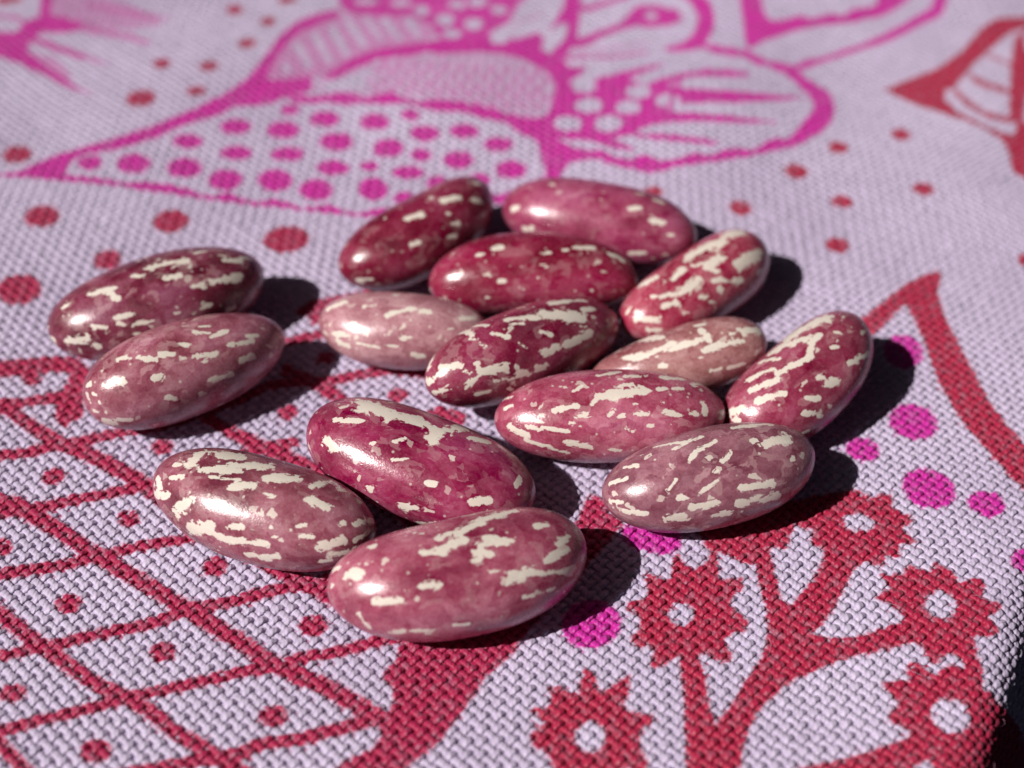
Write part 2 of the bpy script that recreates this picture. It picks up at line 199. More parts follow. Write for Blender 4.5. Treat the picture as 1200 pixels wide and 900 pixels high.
,["c",1,[[-4.125,5.634],[-4.003,5.508],[-3.836,5.336],[-3.705,5.203],[-3.641,5.144],[-3.609,5.121],[-3.586,5.104],[-3.552,5.074],[-3.515,5.039],[-3.473,5.001],[-3.431,4.963],[-3.385,4.923],[-3.323,4.87],[-3.225,4.788],[-3.114,4.695],[-3.035,4.629],[-2.981,4.712],[-3.06,4.778],[-3.171,4.872],[-3.268,4.954],[-3.329,5.007],[-3.374,5.047],[-3.415,5.084],[-3.455,5.121],[-3.493,5.156],[-3.533,5.193],[-3.565,5.217],[-3.586,5.232],[-3.641,5.283],[-3.77,5.415],[-3.937,5.588],[-4.059,5.715]]]
,["c",1,[[-3.674,7.667],[-3.673,7.619],[-3.699,7.579],[-3.745,7.557],[-3.798,7.56],[-3.846,7.586],[-3.874,7.628],[-3.876,7.677],[-3.851,7.717],[-3.805,7.739],[-3.75,7.736],[-3.703,7.71]]]
,["c",1,[[-2.984,7.226],[-2.984,7.183],[-3.009,7.147],[-3.051,7.127],[-3.1,7.13],[-3.142,7.154],[-3.167,7.192],[-3.167,7.235],[-3.143,7.272],[-3.1,7.291],[-3.051,7.289],[-3.008,7.265]]]
,["c",1,[[-3.27,6.399],[-3.269,6.35],[-3.297,6.309],[-3.345,6.288],[-3.402,6.291],[-3.451,6.318],[-3.481,6.362],[-3.483,6.412],[-3.456,6.453],[-3.407,6.475],[-3.35,6.472],[-3.3,6.444]]]
,["c",1,[[-2.484,5.962],[-2.486,5.916],[-2.514,5.877],[-2.562,5.857],[-2.617,5.86],[-2.664,5.886],[-2.691,5.927],[-2.69,5.974],[-2.662,6.013],[-2.613,6.034],[-2.558,6.031],[-2.511,6.004]]]
,["c",1,[[-2.206,6.745],[-2.208,6.694],[-2.236,6.651],[-2.284,6.629],[-2.338,6.633],[-2.385,6.662],[-2.411,6.708],[-2.41,6.76],[-2.382,6.802],[-2.334,6.825],[-2.279,6.821],[-2.232,6.791]]]
,["c",1,[[-1.387,6.197],[-1.391,6.145],[-1.422,6.103],[-1.472,6.081],[-1.528,6.085],[-1.574,6.114],[-1.599,6.161],[-1.596,6.213],[-1.565,6.256],[-1.514,6.278],[-1.458,6.274],[-1.411,6.244]]]
,["c",1,[[-3.508,5.613],[-3.506,5.568],[-3.532,5.532],[-3.577,5.512],[-3.631,5.515],[-3.679,5.54],[-3.708,5.579],[-3.71,5.624],[-3.685,5.661],[-3.639,5.681],[-3.585,5.678],[-3.537,5.653]]]
,["c",1,[[-1.598,5.424],[-1.601,5.374],[-1.632,5.333],[-1.682,5.311],[-1.738,5.316],[-1.785,5.344],[-1.811,5.389],[-1.809,5.44],[-1.779,5.482],[-1.728,5.503],[-1.671,5.499],[-1.624,5.47]]]
,["c",1,[[-2.801,5.147],[-2.8,5.095],[-2.83,5.052],[-2.883,5.03],[-2.944,5.034],[-2.998,5.063],[-3.03,5.11],[-3.031,5.162],[-3.001,5.205],[-2.948,5.228],[-2.886,5.224],[-2.832,5.194]]]
,["c",1,[[-3.933,6.935],[-3.93,6.887],[-3.952,6.848],[-3.996,6.827],[-4.047,6.83],[-4.094,6.857],[-4.124,6.9],[-4.128,6.948],[-4.105,6.989],[-4.062,7.01],[-4.009,7.006],[-3.962,6.979]]]
,["c",1,[[-2.843,7.993],[-2.842,7.943],[-2.865,7.902],[-2.906,7.881],[-2.954,7.885],[-2.996,7.913],[-3.021,7.958],[-3.022,8.008],[-2.999,8.049],[-2.958,8.07],[-2.91,8.066],[-2.868,8.038]]]
,["c",1,[[-1.831,8.384],[-1.834,8.337],[-1.861,8.298],[-1.905,8.277],[-1.953,8.28],[-1.993,8.306],[-2.015,8.348],[-2.013,8.395],[-1.986,8.434],[-1.942,8.455],[-1.893,8.452],[-1.853,8.426]]]
,["c",1,[[-0.897,8.597],[-0.903,8.549],[-0.932,8.509],[-0.977,8.487],[-1.026,8.49],[-1.066,8.517],[-1.086,8.56],[-1.081,8.608],[-1.051,8.648],[-1.006,8.67],[-0.957,8.667],[-0.917,8.64]]]
,["c",1,[[-1.485,8.623],[-1.487,8.581],[-1.508,8.546],[-1.542,8.528],[-1.58,8.532],[-1.611,8.556],[-1.629,8.594],[-1.627,8.637],[-1.606,8.672],[-1.572,8.69],[-1.534,8.687],[-1.502,8.662]]]
,["c",1,[[-1.565,9.047],[-1.569,9.002],[-1.596,8.964],[-1.638,8.944],[-1.684,8.946],[-1.722,8.971],[-1.742,9.011],[-1.739,9.056],[-1.712,9.094],[-1.67,9.114],[-1.623,9.112],[-1.585,9.087]]]
,["c",1,[[-3.947,7.731],[-3.947,7.73],[-3.947,7.73],[-3.948,7.73],[-3.948,7.73],[-3.949,7.73],[-3.949,7.731],[-3.949,7.731],[-3.949,7.731],[-3.948,7.732],[-3.948,7.732],[-3.948,7.731]]]
,["c",1,[[0.102,6.103],[0.0,5.923],[-0.1,5.819],[-0.199,5.718],[-0.247,5.617],[-0.295,5.532],[-0.366,5.421],[-0.436,5.324],[-0.504,5.202],[-0.654,5.069],[-0.745,4.977],[-0.988,4.733],[-1.555,4.608],[-1.306,4.912],[-1.165,5.055],[-1.097,5.095],[-0.981,5.148],[-0.911,5.27],[-0.971,5.352],[-1.143,5.379],[-1.102,5.49],[-0.879,5.448],[-0.861,5.547],[-0.866,5.646],[-0.945,5.718],[-0.925,5.79],[-0.855,5.878],[-0.848,5.982],[-0.64,6.156],[-0.388,6.31],[-0.066,6.588],[0.269,6.918],[0.519,7.192],[0.625,7.466],[0.72,7.43],[0.834,7.218],[0.898,7.14],[0.826,7.054],[0.598,6.751],[0.325,6.389]]]
,["w",1,[[-1.763,4.892],[-1.744,5.023],[-1.574,5.095],[-1.317,5.162],[-1.083,5.229],[-0.917,5.276],[-0.981,5.148],[-1.097,5.095],[-1.189,5.055],[-1.279,4.996],[-1.349,4.86]]]
,["c",1,[[-0.76,8.356],[-0.624,8.446],[-0.402,8.366],[-0.4,8.267],[-0.427,8.198],[-0.581,8.257]]]
,["c",1,[[-2.003,9.605],[-1.894,9.766],[-1.493,9.883],[-1.355,9.954],[-1.04,10.026],[-1.03,9.848],[-1.428,9.872],[-1.612,9.79],[-1.722,9.605],[-1.754,9.446],[-1.816,9.446],[-1.874,9.559]]]
,["c",1,[[-2.273,9.083],[-2.186,9.115],[-2.061,9.161],[-1.944,9.202],[-1.854,9.231],[-1.772,9.255],[-1.685,9.278],[-1.577,9.304],[-1.464,9.328],[-1.383,9.345],[-1.403,9.459],[-1.484,9.442],[-1.599,9.417],[-1.709,9.391],[-1.798,9.367],[-1.882,9.342],[-1.973,9.313],[-2.092,9.271],[-2.218,9.224],[-2.306,9.191]]]
,["r",1,[[0.532,5.827],[0.611,5.747],[0.618,5.617],[0.692,5.632],[0.861,5.761],[0.866,5.632],[0.804,5.518],[0.842,5.441],[1.012,5.421],[0.995,5.352],[0.906,5.283],[0.893,5.175],[0.95,5.042],[0.926,4.938],[0.839,4.977],[0.758,5.009],[0.695,4.925],[0.527,4.828],[0.353,4.892],[0.296,4.977],[0.274,5.082],[0.191,5.148],[0.126,5.202],[0.121,5.263],[0.243,5.345],[0.195,5.393],[0.134,5.435],[0.135,5.483],[0.245,5.476],[0.282,5.518],[0.26,5.653],[0.347,5.646],[0.468,5.575],[0.503,5.703]]]
,["r",1,[[1.298,6.868],[1.249,6.751],[1.226,6.62],[1.146,6.604],[1.059,6.686],[1.017,6.645],[1.046,6.492],[1.016,6.428],[0.884,6.397],[0.854,6.334],[0.954,6.271],[0.973,6.164],[0.879,6.08],[0.911,5.982],[1.013,5.997],[1.048,5.952],[1.016,5.841],[1.05,5.798],[1.128,5.834],[1.169,5.878],[1.235,5.915],[1.23,5.703],[1.371,5.747],[1.382,5.938],[1.448,5.908],[1.533,5.871],[1.607,5.864],[1.628,5.938],[1.596,5.998],[1.579,6.073],[1.639,6.103],[1.764,6.134],[1.786,6.211],[1.73,6.288],[1.661,6.366],[1.697,6.461],[1.782,6.526],[1.795,6.582],[1.769,6.639],[1.686,6.606],[1.595,6.621],[1.618,6.852],[1.573,6.936],[1.533,6.802],[1.418,6.702],[1.343,6.76]]]
,["r",1,[[1.175,4.608],[1.213,5.055],[1.234,5.448],[1.233,5.747],[1.383,5.952],[1.414,5.675],[1.419,5.476],[1.442,5.338],[1.553,5.463],[1.673,5.661],[1.807,5.85],[1.878,5.969],[1.909,6.12],[1.923,6.337],[1.905,6.559],[1.895,6.755],[1.734,6.803],[1.627,6.869],[1.531,6.919],[1.459,7.088],[1.783,7.265],[2.649,7.509],[2.832,7.552],[2.874,7.508],[2.935,7.456],[3.028,7.505],[3.112,7.5],[3.084,7.353],[3.159,7.311],[3.254,7.261],[3.206,7.197],[3.112,7.14],[3.168,7.072],[3.226,6.987],[3.059,6.973],[3.068,6.845],[3.002,6.852],[2.953,6.876],[2.89,6.756],[2.826,6.771],[2.763,6.795],[2.653,6.701],[2.577,6.56],[2.467,6.366],[2.351,6.208],[2.232,6.1],[2.421,6.078],[2.55,6.087],[2.822,6.176],[2.97,6.24],[2.96,6.287],[2.887,6.381],[2.78,6.443],[2.815,6.492],[2.93,6.543],[2.889,6.607],[2.848,6.672],[2.942,6.674],[3.036,6.677],[3.097,6.787],[3.157,6.747],[3.256,6.708],[3.299,6.785],[3.332,6.811],[3.377,6.77],[3.443,6.705],[3.461,6.606],[3.519,6.624],[3.611,6.677],[3.664,6.646],[3.653,6.546],[3.606,6.487],[3.676,6.448],[3.756,6.42],[3.732,6.348],[3.614,6.301],[3.652,6.24],[3.684,6.169],[3.638,6.118],[3.462,6.094],[3.455,5.956],[3.46,5.809],[3.438,5.64],[3.527,5.612],[3.666,5.55],[4.042,5.509],[4.902,5.359],[5.255,5.007]]]
,["w",1,[[2.027,6.907],[2.04,6.691],[2.059,6.432],[2.129,6.37],[2.225,6.498],[2.354,6.662],[2.47,6.897],[2.41,6.947],[2.359,6.963],[2.394,7.11],[2.249,7.15],[2.256,7.098],[2.194,7.045],[2.194,6.943],[2.134,6.9],[2.083,6.924]]]
,["w",1,[[1.582,4.957],[1.615,5.148],[1.68,5.297],[1.771,5.449],[1.869,5.547],[2.036,5.691],[2.252,5.801],[2.521,5.914],[2.812,5.984],[3.003,6.048],[3.066,5.98],[3.079,5.89],[3.127,5.846],[3.19,5.906],[3.238,5.952],[3.286,5.938],[3.337,5.856],[3.31,5.818],[3.256,5.862],[3.187,5.831],[3.108,5.757],[3.051,5.785],[3.003,5.859],[2.916,5.866],[2.9,5.813],[2.911,5.711],[2.836,5.71],[2.697,5.702],[2.701,5.651],[2.749,5.58],[2.785,5.509],[2.725,5.452],[2.681,5.41],[2.683,5.354],[2.763,5.327],[2.829,5.265],[2.767,5.224],[2.638,5.176],[2.383,5.089],[2.136,5.029],[1.953,4.99],[1.765,4.912],[1.556,4.828]]]
,["w",1,[[2.767,4.977],[2.822,5.016],[2.89,5.063],[2.939,5.01],[2.881,4.957]]]
,["w",1,[[0.662,5.243],[0.645,5.182],[0.604,5.138],[0.549,5.122],[0.496,5.138],[0.458,5.182],[0.446,5.243],[0.462,5.304],[0.503,5.349],[0.559,5.365],[0.613,5.349],[0.651,5.304]]]
,["w",1,[[1.384,6.287],[1.366,6.233],[1.326,6.193],[1.275,6.179],[1.227,6.193],[1.193,6.233],[1.184,6.287],[1.202,6.342],[1.242,6.382],[1.293,6.397],[1.342,6.382],[1.376,6.342]]]
,["w",1,[[2.91,7.171],[2.88,7.128],[2.824,7.101],[2.758,7.099],[2.699,7.12],[2.662,7.161],[2.658,7.21],[2.687,7.253],[2.743,7.28],[2.81,7.283],[2.87,7.261],[2.907,7.22]]]
,["w",1,[[3.392,6.368],[3.352,6.311],[3.293,6.277],[3.229,6.275],[3.178,6.306],[3.153,6.361],[3.16,6.426],[3.199,6.484],[3.259,6.519],[3.324,6.521],[3.376,6.49],[3.401,6.434]]]
,["w",1,[[3.273,5.355],[3.215,5.296],[3.139,5.268],[3.066,5.283],[3.012,5.332],[2.992,5.403],[3.011,5.477],[3.065,5.535],[3.14,5.559],[3.214,5.544],[3.268,5.494],[3.291,5.427]]]
,["r",1,[[2.982,9.362],[3.123,9.515],[3.249,9.623],[3.457,9.812],[3.712,10.101],[3.95,10.287],[4.081,10.352],[4.118,10.294],[4.029,10.042],[4.004,9.755],[4.03,9.475],[4.094,9.168],[4.152,8.89],[4.22,8.55],[4.326,8.299],[4.388,8.187],[4.697,7.72],[5.952,7.74],[4.807,7.253],[4.239,7.626],[4.123,7.849],[4.032,8.077],[3.909,8.321],[3.851,8.538],[3.785,8.8],[3.755,9.189],[3.709,9.538],[3.684,9.739],[3.642,9.771],[3.521,9.634],[3.345,9.437],[3.274,9.383],[3.072,9.194]]]
,["p",1,[[3.69,9.112],[3.623,9.021],[3.53,8.975],[3.438,8.985],[3.37,9.05],[3.344,9.153],[3.367,9.264],[3.432,9.353],[3.524,9.397],[3.617,9.385],[3.687,9.32],[3.713,9.221]]]
,["p",1,[[3.665,8.29],[3.599,8.192],[3.496,8.133],[3.383,8.129],[3.289,8.18],[3.239,8.273],[3.247,8.384],[3.311,8.483],[3.415,8.544],[3.531,8.548],[3.627,8.496],[3.676,8.401]]]
,["p",1,[[3.101,7.959],[3.059,7.896],[2.991,7.859],[2.914,7.859],[2.849,7.894],[2.813,7.956],[2.815,8.028],[2.856,8.09],[2.925,8.127],[3.003,8.128],[3.069,8.092],[3.105,8.031]]]
,["p",1,[[3.637,7.498],[3.562,7.405],[3.453,7.36],[3.339,7.374],[3.25,7.443],[3.208,7.549],[3.226,7.665],[3.3,7.76],[3.411,7.807],[3.529,7.794],[3.62,7.723],[3.659,7.614]]]
,["p",1,[[4.035,7.405],[3.986,7.34],[3.91,7.303],[3.828,7.302],[3.761,7.338],[3.725,7.401],[3.732,7.475],[3.78,7.541],[3.857,7.58],[3.941,7.581],[4.009,7.545],[4.044,7.48]]]
,["p",1,[[4.176,6.902],[4.145,6.84],[4.085,6.783],[4.016,6.751],[3.96,6.754],[3.93,6.792],[3.931,6.852],[3.961,6.914],[4.011,6.962],[4.071,6.985],[4.127,6.982],[4.167,6.952]]]
,["p",1,[[0.827,6.233],[0.804,6.118],[0.725,6.024],[0.614,5.977],[0.498,5.987],[0.408,6.052],[0.367,6.156],[0.388,6.272],[0.465,6.368],[0.579,6.418],[0.698,6.407],[0.789,6.339]]]
,["p",1,[[1.347,6.954],[1.296,6.885],[1.195,6.851],[1.071,6.863],[0.957,6.916],[0.882,6.997],[0.867,7.085],[0.917,7.156],[1.019,7.191],[1.146,7.179],[1.261,7.124],[1.335,7.042]]]
,["p",1,[[-5.549,11.646],[-5.211,11.685],[-5.042,11.709],[-4.901,11.843],[-4.758,11.981],[-4.476,12.146],[-4.251,12.266],[-3.96,12.433],[-3.799,12.539],[-3.506,12.749],[-3.145,13.059],[-2.919,13.326],[-2.831,13.536],[-2.746,13.787],[-2.62,14.2],[-2.461,14.517],[-2.245,14.71],[-2.04,14.845],[-1.987,14.691],[-2.169,14.525],[-2.417,14.281],[-2.543,14.02],[-2.639,13.671],[-2.691,13.456],[-2.697,13.339],[-2.402,13.381],[-2.199,13.414],[-2.176,13.157],[-2.355,13.088],[-2.479,13.031],[-2.599,12.945],[-2.778,12.897],[-2.978,12.888],[-3.14,12.726],[-3.477,12.552],[-3.758,12.304],[-3.918,12.206],[-4.141,12.077],[-4.447,12.016],[-4.535,11.861],[-4.533,11.621],[-4.476,11.52],[-4.84,11.597],[-5.019,11.618],[-5.199,11.639]]]
,["p",1,[[-4.568,11.538],[-4.469,11.527],[-4.33,11.513],[-4.201,11.5],[-4.101,11.488],[-4.008,11.475],[-3.919,11.459],[-3.836,11.441],[-3.758,11.42],[-3.672,11.401],[-3.568,11.387],[-3.454,11.373],[-3.345,11.357],[-3.239,11.335],[-3.134,11.309],[-3.039,11.287],[-2.961,11.274],[-2.895,11.265],[-2.833,11.254],[-2.757,11.234],[-2.67,11.209],[-2.582,11.188],[-2.498,11.177],[-2.417,11.172],[-2.343,11.163],[-2.267,11.147],[-2.183,11.125],[-2.097,11.104],[-2.009,11.088],[-1.922,11.073],[-1.841,11.059],[-1.76,11.046],[-1.675,11.032],[-1.601,11.02],[-1.546,11.01],[-1.502,11.003],[-1.461,10.998],[-1.423,10.991],[-1.386,10.986],[-1.336,10.994],[-1.267,11.028],[-1.187,11.076],[-1.096,11.111],[-0.994,11.116],[-0.881,11.108],[-0.759,11.111],[-0.622,11.136],[-0.475,11.172],[-0.337,11.211],[-0.216,11.243],[-0.103,11.277],[0.014,11.332],[0.148,11.427],[0.284,11.538],[0.379,11.615],[0.351,11.709],[0.254,11.638],[0.117,11.538],[-0.014,11.447],[-0.121,11.38],[-0.227,11.322],[-0.344,11.28],[-0.482,11.261],[-0.63,11.257],[-0.768,11.248],[-0.889,11.227],[-1.001,11.201],[-1.105,11.178],[-1.202,11.159],[-1.29,11.142],[-1.361,11.125],[-1.407,11.104],[-1.435,11.081],[-1.468,11.065],[-1.506,11.058],[-1.546,11.057],[-1.599,11.07],[-1.67,11.108],[-1.755,11.16],[-1.846,11.196],[-1.934,11.189],[-2.017,11.163],[-2.098,11.157],[-2.18,11.198],[-2.263,11.262],[-2.352,11.307],[-2.437,11.3],[-2.512,11.269],[-2.587,11.26],[-2.669,11.298],[-2.755,11.358],[-2.842,11.4],[-2.916,11.393],[-2.975,11.366],[-3.044,11.359],[-3.136,11.396],[-3.241,11.452],[-3.352,11.499],[-3.468,11.529],[-3.585,11.549],[-3.691,11.559],[-3.777,11.552],[-3.85,11.535],[-3.927,11.529],[-4.015,11.548],[-4.11,11.579],[-4.216,11.606],[-4.348,11.623],[-4.489,11.636],[-4.589,11.647]]]
,["p",1,[[-2.404,12.975],[-2.348,12.964],[-2.269,12.949],[-2.193,12.939],[-2.133,12.944],[-2.081,12.954],[-2.025,12.957],[-1.956,12.941],[-1.879,12.916],[-1.804,12.897],[-1.731,12.893],[-1.655,12.894],[-1.578,12.891],[-1.499,12.878],[-1.421,12.86],[-1.353,12.847],[-1.294,12.846],[-1.235,12.849],[-1.175,12.844],[-1.113,12.824],[-1.051,12.798],[-0.988,12.77],[-0.928,12.741],[-0.869,12.712],[-0.802,12.691],[-0.721,12.688],[-0.634,12.693],[-0.55,12.687],[-0.473,12.657],[-0.398,12.616],[-0.322,12.582],[-0.246,12.567],[-0.173,12.559],[-0.103,12.541],[-0.038,12.505],[0.024,12.459],[0.082,12.412],[0.14,12.364],[0.193,12.314],[0.231,12.278],[0.309,12.533],[0.265,12.553],[0.202,12.581],[0.134,12.609],[0.067,12.631],[-0.005,12.653],[-0.078,12.677],[-0.149,12.71],[-0.221,12.747],[-0.295,12.776],[-0.373,12.792],[-0.456,12.803],[-0.541,12.815],[-0.631,12.833],[-0.721,12.852],[-0.801,12.865],[-0.867,12.864],[-0.925,12.856],[-0.983,12.857],[-1.044,12.875],[-1.107,12.902],[-1.17,12.932],[-1.232,12.968],[-1.295,13.008],[-1.366,13.031],[-1.44,13.02],[-1.513,12.992],[-1.584,12.982],[-1.658,13.012],[-1.734,13.059],[-1.812,13.093],[-1.892,13.097],[-1.969,13.087],[-2.04,13.076],[-2.1,13.067],[-2.151,13.058],[-2.203,13.055],[-2.274,13.064],[-2.351,13.078],[-2.407,13.088]]]
,["p",1,[[-4.202,11.861],[-4.206,11.793],[-4.243,11.743],[-4.304,11.724],[-4.373,11.742],[-4.432,11.791],[-4.465,11.86],[-4.463,11.93],[-4.426,11.981],[-4.363,11.999],[-4.293,11.98],[-4.234,11.929]]]
,["p",1,[[-3.701,11.874],[-3.709,11.784],[-3.763,11.715],[-3.848,11.685],[-3.941,11.703],[-4.019,11.763],[-4.061,11.851],[-4.054,11.942],[-4.001,12.011],[-3.914,12.039],[-3.818,12.021],[-3.74,11.96]]]
,["p",1,[[-3.234,12.299],[-3.247,12.232],[-3.301,12.18],[-3.381,12.155],[-3.466,12.165],[-3.534,12.208],[-3.567,12.271],[-3.555,12.338],[-3.501,12.39],[-3.42,12.413],[-3.334,12.402],[-3.266,12.361]]]
,["p",1,[[-3.183,11.843],[-3.193,11.751],[-3.249,11.681],[-3.334,11.65],[-3.427,11.667],[-3.504,11.727],[-3.543,11.813],[-3.534,11.903],[-3.478,11.974],[-3.392,12.005],[-3.298,11.99],[-3.221,11.93]]]
,["p",1,[[-2.767,12.566],[-2.783,12.5],[-2.839,12.449],[-2.922,12.427],[-3.008,12.44],[-3.076,12.484],[-3.108,12.549],[-3.093,12.615],[-3.037,12.667],[-2.954,12.689],[-2.866,12.676],[-2.798,12.631]]]
,["p",1,[[-2.695,12.122],[-2.711,12.058],[-2.769,12.01],[-2.855,11.991],[-2.945,12.004],[-3.015,12.047],[-3.048,12.108],[-3.033,12.172],[-2.975,12.221],[-2.889,12.242],[-2.798,12.229],[-2.727,12.185]]]
,["p",1,[[-2.737,11.646],[-2.748,11.55],[-2.804,11.48],[-2.89,11.453],[-2.984,11.476],[-3.06,11.542],[-3.099,11.635],[-3.089,11.731],[-3.034,11.804],[-2.947,11.834],[-2.852,11.812],[-2.775,11.743]]]
,["p",1,[[-2.243,12.501],[-2.26,12.431],[-2.322,12.382],[-2.411,12.367],[-2.503,12.39],[-2.575,12.443],[-2.607,12.513],[-2.591,12.583],[-2.53,12.634],[-2.44,12.651],[-2.347,12.629],[-2.275,12.574]]]
,["p",1,[[-2.156,12.085],[-2.174,12.023],[-2.234,11.98],[-2.322,11.969],[-2.413,11.991],[-2.484,12.041],[-2.515,12.106],[-2.499,12.169],[-2.439,12.213],[-2.35,12.226],[-2.258,12.203],[-2.187,12.151]]]
,["p",1,[[-2.229,11.619],[-2.242,11.517],[-2.3,11.444],[-2.387,11.42],[-2.481,11.449],[-2.558,11.526],[-2.596,11.63],[-2.585,11.735],[-2.528,11.811],[-2.438,11.836],[-2.342,11.804],[-2.265,11.724]]]
,["p",1,[[-2.276,12.843],[-2.287,12.801],[-2.324,12.771],[-2.378,12.762],[-2.435,12.774],[-2.478,12.806],[-2.497,12.848],[-2.487,12.89],[-2.449,12.921],[-2.395,12.931],[-2.339,12.919],[-2.295,12.886]]]
,["p",1,[[-1.827,12.644],[-1.845,12.578],[-1.905,12.536],[-1.99,12.528],[-2.08,12.555],[-2.148,12.611],[-2.178,12.68],[-2.161,12.747],[-2.101,12.792],[-2.014,12.803],[-1.924,12.775],[-1.856,12.717]]]
,["p",1,[[-1.659,12.237],[-1.677,12.161],[-1.739,12.109],[-1.827,12.097],[-1.919,12.129],[-1.991,12.195],[-2.023,12.279],[-2.005,12.357],[-1.944,12.408],[-1.854,12.418],[-1.761,12.385],[-1.689,12.319]]]
,["p",1,[[-1.661,11.807],[-1.679,11.739],[-1.739,11.692],[-1.825,11.678],[-1.915,11.703],[-1.984,11.759],[-2.015,11.833],[-1.999,11.903],[-1.938,11.95],[-1.851,11.96],[-1.76,11.934],[-1.69,11.878]]]
,["p",1,[[-1.795,11.436],[-1.811,11.344],[-1.87,11.277],[-1.957,11.255],[-2.05,11.282],[-2.123,11.352],[-2.158,11.45],[-2.144,11.546],[-2.085,11.615],[-1.996,11.636],[-1.901,11.605],[-1.828,11.532]]]
,["p",1,[[-1.29,12.535],[-1.308,12.467],[-1.365,12.421],[-1.446,12.411],[-1.529,12.439],[-1.593,12.499],[-1.62,12.575],[-1.603,12.644],[-1.546,12.69],[-1.464,12.699],[-1.38,12.669],[-1.316,12.609]]]
,["p",1,[[-0.968,12.625],[-0.981,12.576],[-1.019,12.542],[-1.073,12.532],[-1.128,12.549],[-1.17,12.588],[-1.187,12.64],[-1.175,12.689],[-1.136,12.723],[-1.082,12.732],[-1.027,12.715],[-0.985,12.676]]]
,["p",1,[[-0.741,12.322],[-0.762,12.255],[-0.822,12.206],[-0.906,12.189],[-0.991,12.207],[-1.056,12.258],[-1.081,12.327],[-1.062,12.394],[-1.001,12.441],[-0.916,12.456],[-0.83,12.437],[-0.766,12.388]]]
,["p",1,[[-1.12,12.099],[-1.138,12.025],[-1.195,11.972],[-1.275,11.955],[-1.359,11.979],[-1.422,12.039],[-1.449,12.118],[-1.432,12.193],[-1.375,12.244],[-1.293,12.258],[-1.209,12.232],[-1.145,12.174]]]
,["p",1,[[-0.828,11.991],[-0.841,11.938],[-0.882,11.898],[-0.938,11.883],[-0.996,11.897],[-1.039,11.936],[-1.057,11.99],[-1.044,12.044],[-1.004,12.082],[-0.947,12.096],[-0.889,12.082],[-0.845,12.044]]]
,["p",1,[[-0.34,12.376],[-0.361,12.315],[-0.419,12.269],[-0.499,12.25],[-0.579,12.262],[-0.639,12.304],[-0.662,12.363],[-0.642,12.423],[-0.584,12.469],[-0.504,12.488],[-0.423,12.475],[-0.363,12.434]]]
,["p",1,[[0.018,12.18],[-0.004,12.12],[-0.062,12.074],[-0.141,12.056],[-0.221,12.068],[-0.28,12.109],[-0.302,12.167],[-0.281,12.227],[-0.223,12.273],[-0.143,12.293],[-0.062,12.281],[-0.004,12.24]]]
,["p",1,[[-0.387,11.927],[-0.408,11.853],[-0.468,11.797],[-0.55,11.775],[-0.633,11.791],[-0.695,11.842],[-0.72,11.914],[-0.7,11.988],[-0.64,12.042],[-0.557,12.065],[-0.473,12.049],[-0.41,11.999]]]
,["p",1,[[-0.887,11.71],[-0.908,11.655],[-0.97,11.614],[-1.056,11.597],[-1.143,11.611],[-1.208,11.651],[-1.235,11.707],[-1.215,11.761],[-1.153,11.801],[-1.066,11.815],[-0.978,11.801],[-0.913,11.763]]]
,["p",1,[[-1.364,11.82],[-1.375,11.779],[-1.412,11.749],[-1.464,11.74],[-1.517,11.753],[-1.558,11.786],[-1.575,11.83],[-1.564,11.872],[-1.528,11.901],[-1.475,11.909],[-1.421,11.895],[-1.381,11.863]]]
,["p",1,[[-1.241,11.444],[-1.256,11.347],[-1.31,11.276],[-1.387,11.249],[-1.467,11.275],[-1.53,11.346],[-1.559,11.445],[-1.545,11.544],[-1.492,11.615],[-1.413,11.64],[-1.331,11.612],[-1.268,11.541]]]
,["p",1,[[0.157,11.791],[0.135,11.716],[0.074,11.661],[-0.009,11.64],[-0.091,11.66],[-0.152,11.714],[-0.175,11.788],[-0.153,11.862],[-0.092,11.918],[-0.009,11.939],[0.075,11.921],[0.136,11.866]]]
,["p",1,[[-0.657,11.568],[-0.669,11.513],[-0.706,11.471],[-0.757,11.455],[-0.809,11.468],[-0.848,11.507],[-0.864,11.561],[-0.852,11.616],[-0.816,11.657],[-0.764,11.673],[-0.712,11.66],[-0.673,11.622]]]
,["p",1,[[-0.955,11.284],[-0.968,11.222],[-1.009,11.176],[-1.067,11.158],[-1.127,11.174],[-1.173,11.218],[-1.193,11.279],[-1.18,11.341],[-1.139,11.387],[-1.08,11.405],[-1.019,11.39],[-0.974,11.345]]]
,["p",1,[[-0.208,11.624],[-0.224,11.568],[-0.268,11.527],[-0.328,11.511],[-0.388,11.524],[-0.433,11.562],[-0.451,11.616],[-0.436,11.671],[-0.392,11.712],[-0.331,11.729],[-0.27,11.717],[-0.225,11.678]]]
,["p",1,[[-0.051,11.305],[-0.063,11.263],[-0.094,11.231],[-0.136,11.22],[-0.179,11.231],[-0.21,11.261],[-0.222,11.303],[-0.211,11.346],[-0.18,11.377],[-0.137,11.389],[-0.094,11.378],[-0.063,11.347]]]
,["p",0.34,[[-2.153,13.322],[-1.879,13.42],[-1.517,13.645],[-1.143,13.755],[-0.763,13.805],[-0.382,13.847],[-0.096,13.836],[0.133,13.758],[0.304,13.641],[0.415,13.479],[0.486,13.279],[0.442,12.977],[0.364,12.724],[0.199,12.57],[-0.091,12.637],[-0.364,12.76],[-0.73,12.835],[-1.101,12.941],[-1.475,13.014],[-1.853,13.09],[-2.118,13.14]]]
,["w",0.75,[[-2.094,13.29],[-1.875,13.372],[-1.548,13.543],[-1.446,13.429],[-1.58,13.183],[-1.855,13.121],[-2.064,13.167]]]
,["w",0.5,[[-1.761,12.976],[-1.718,13.052],[-1.657,13.164],[-1.596,13.283],[-1.536,13.414],[-1.475,13.555],[-1.433,13.658],[-1.453,13.69],[-1.496,13.587],[-1.556,13.445],[-1.617,13.314],[-1.677,13.194],[-1.738,13.082],[-1.78,13.005]]]
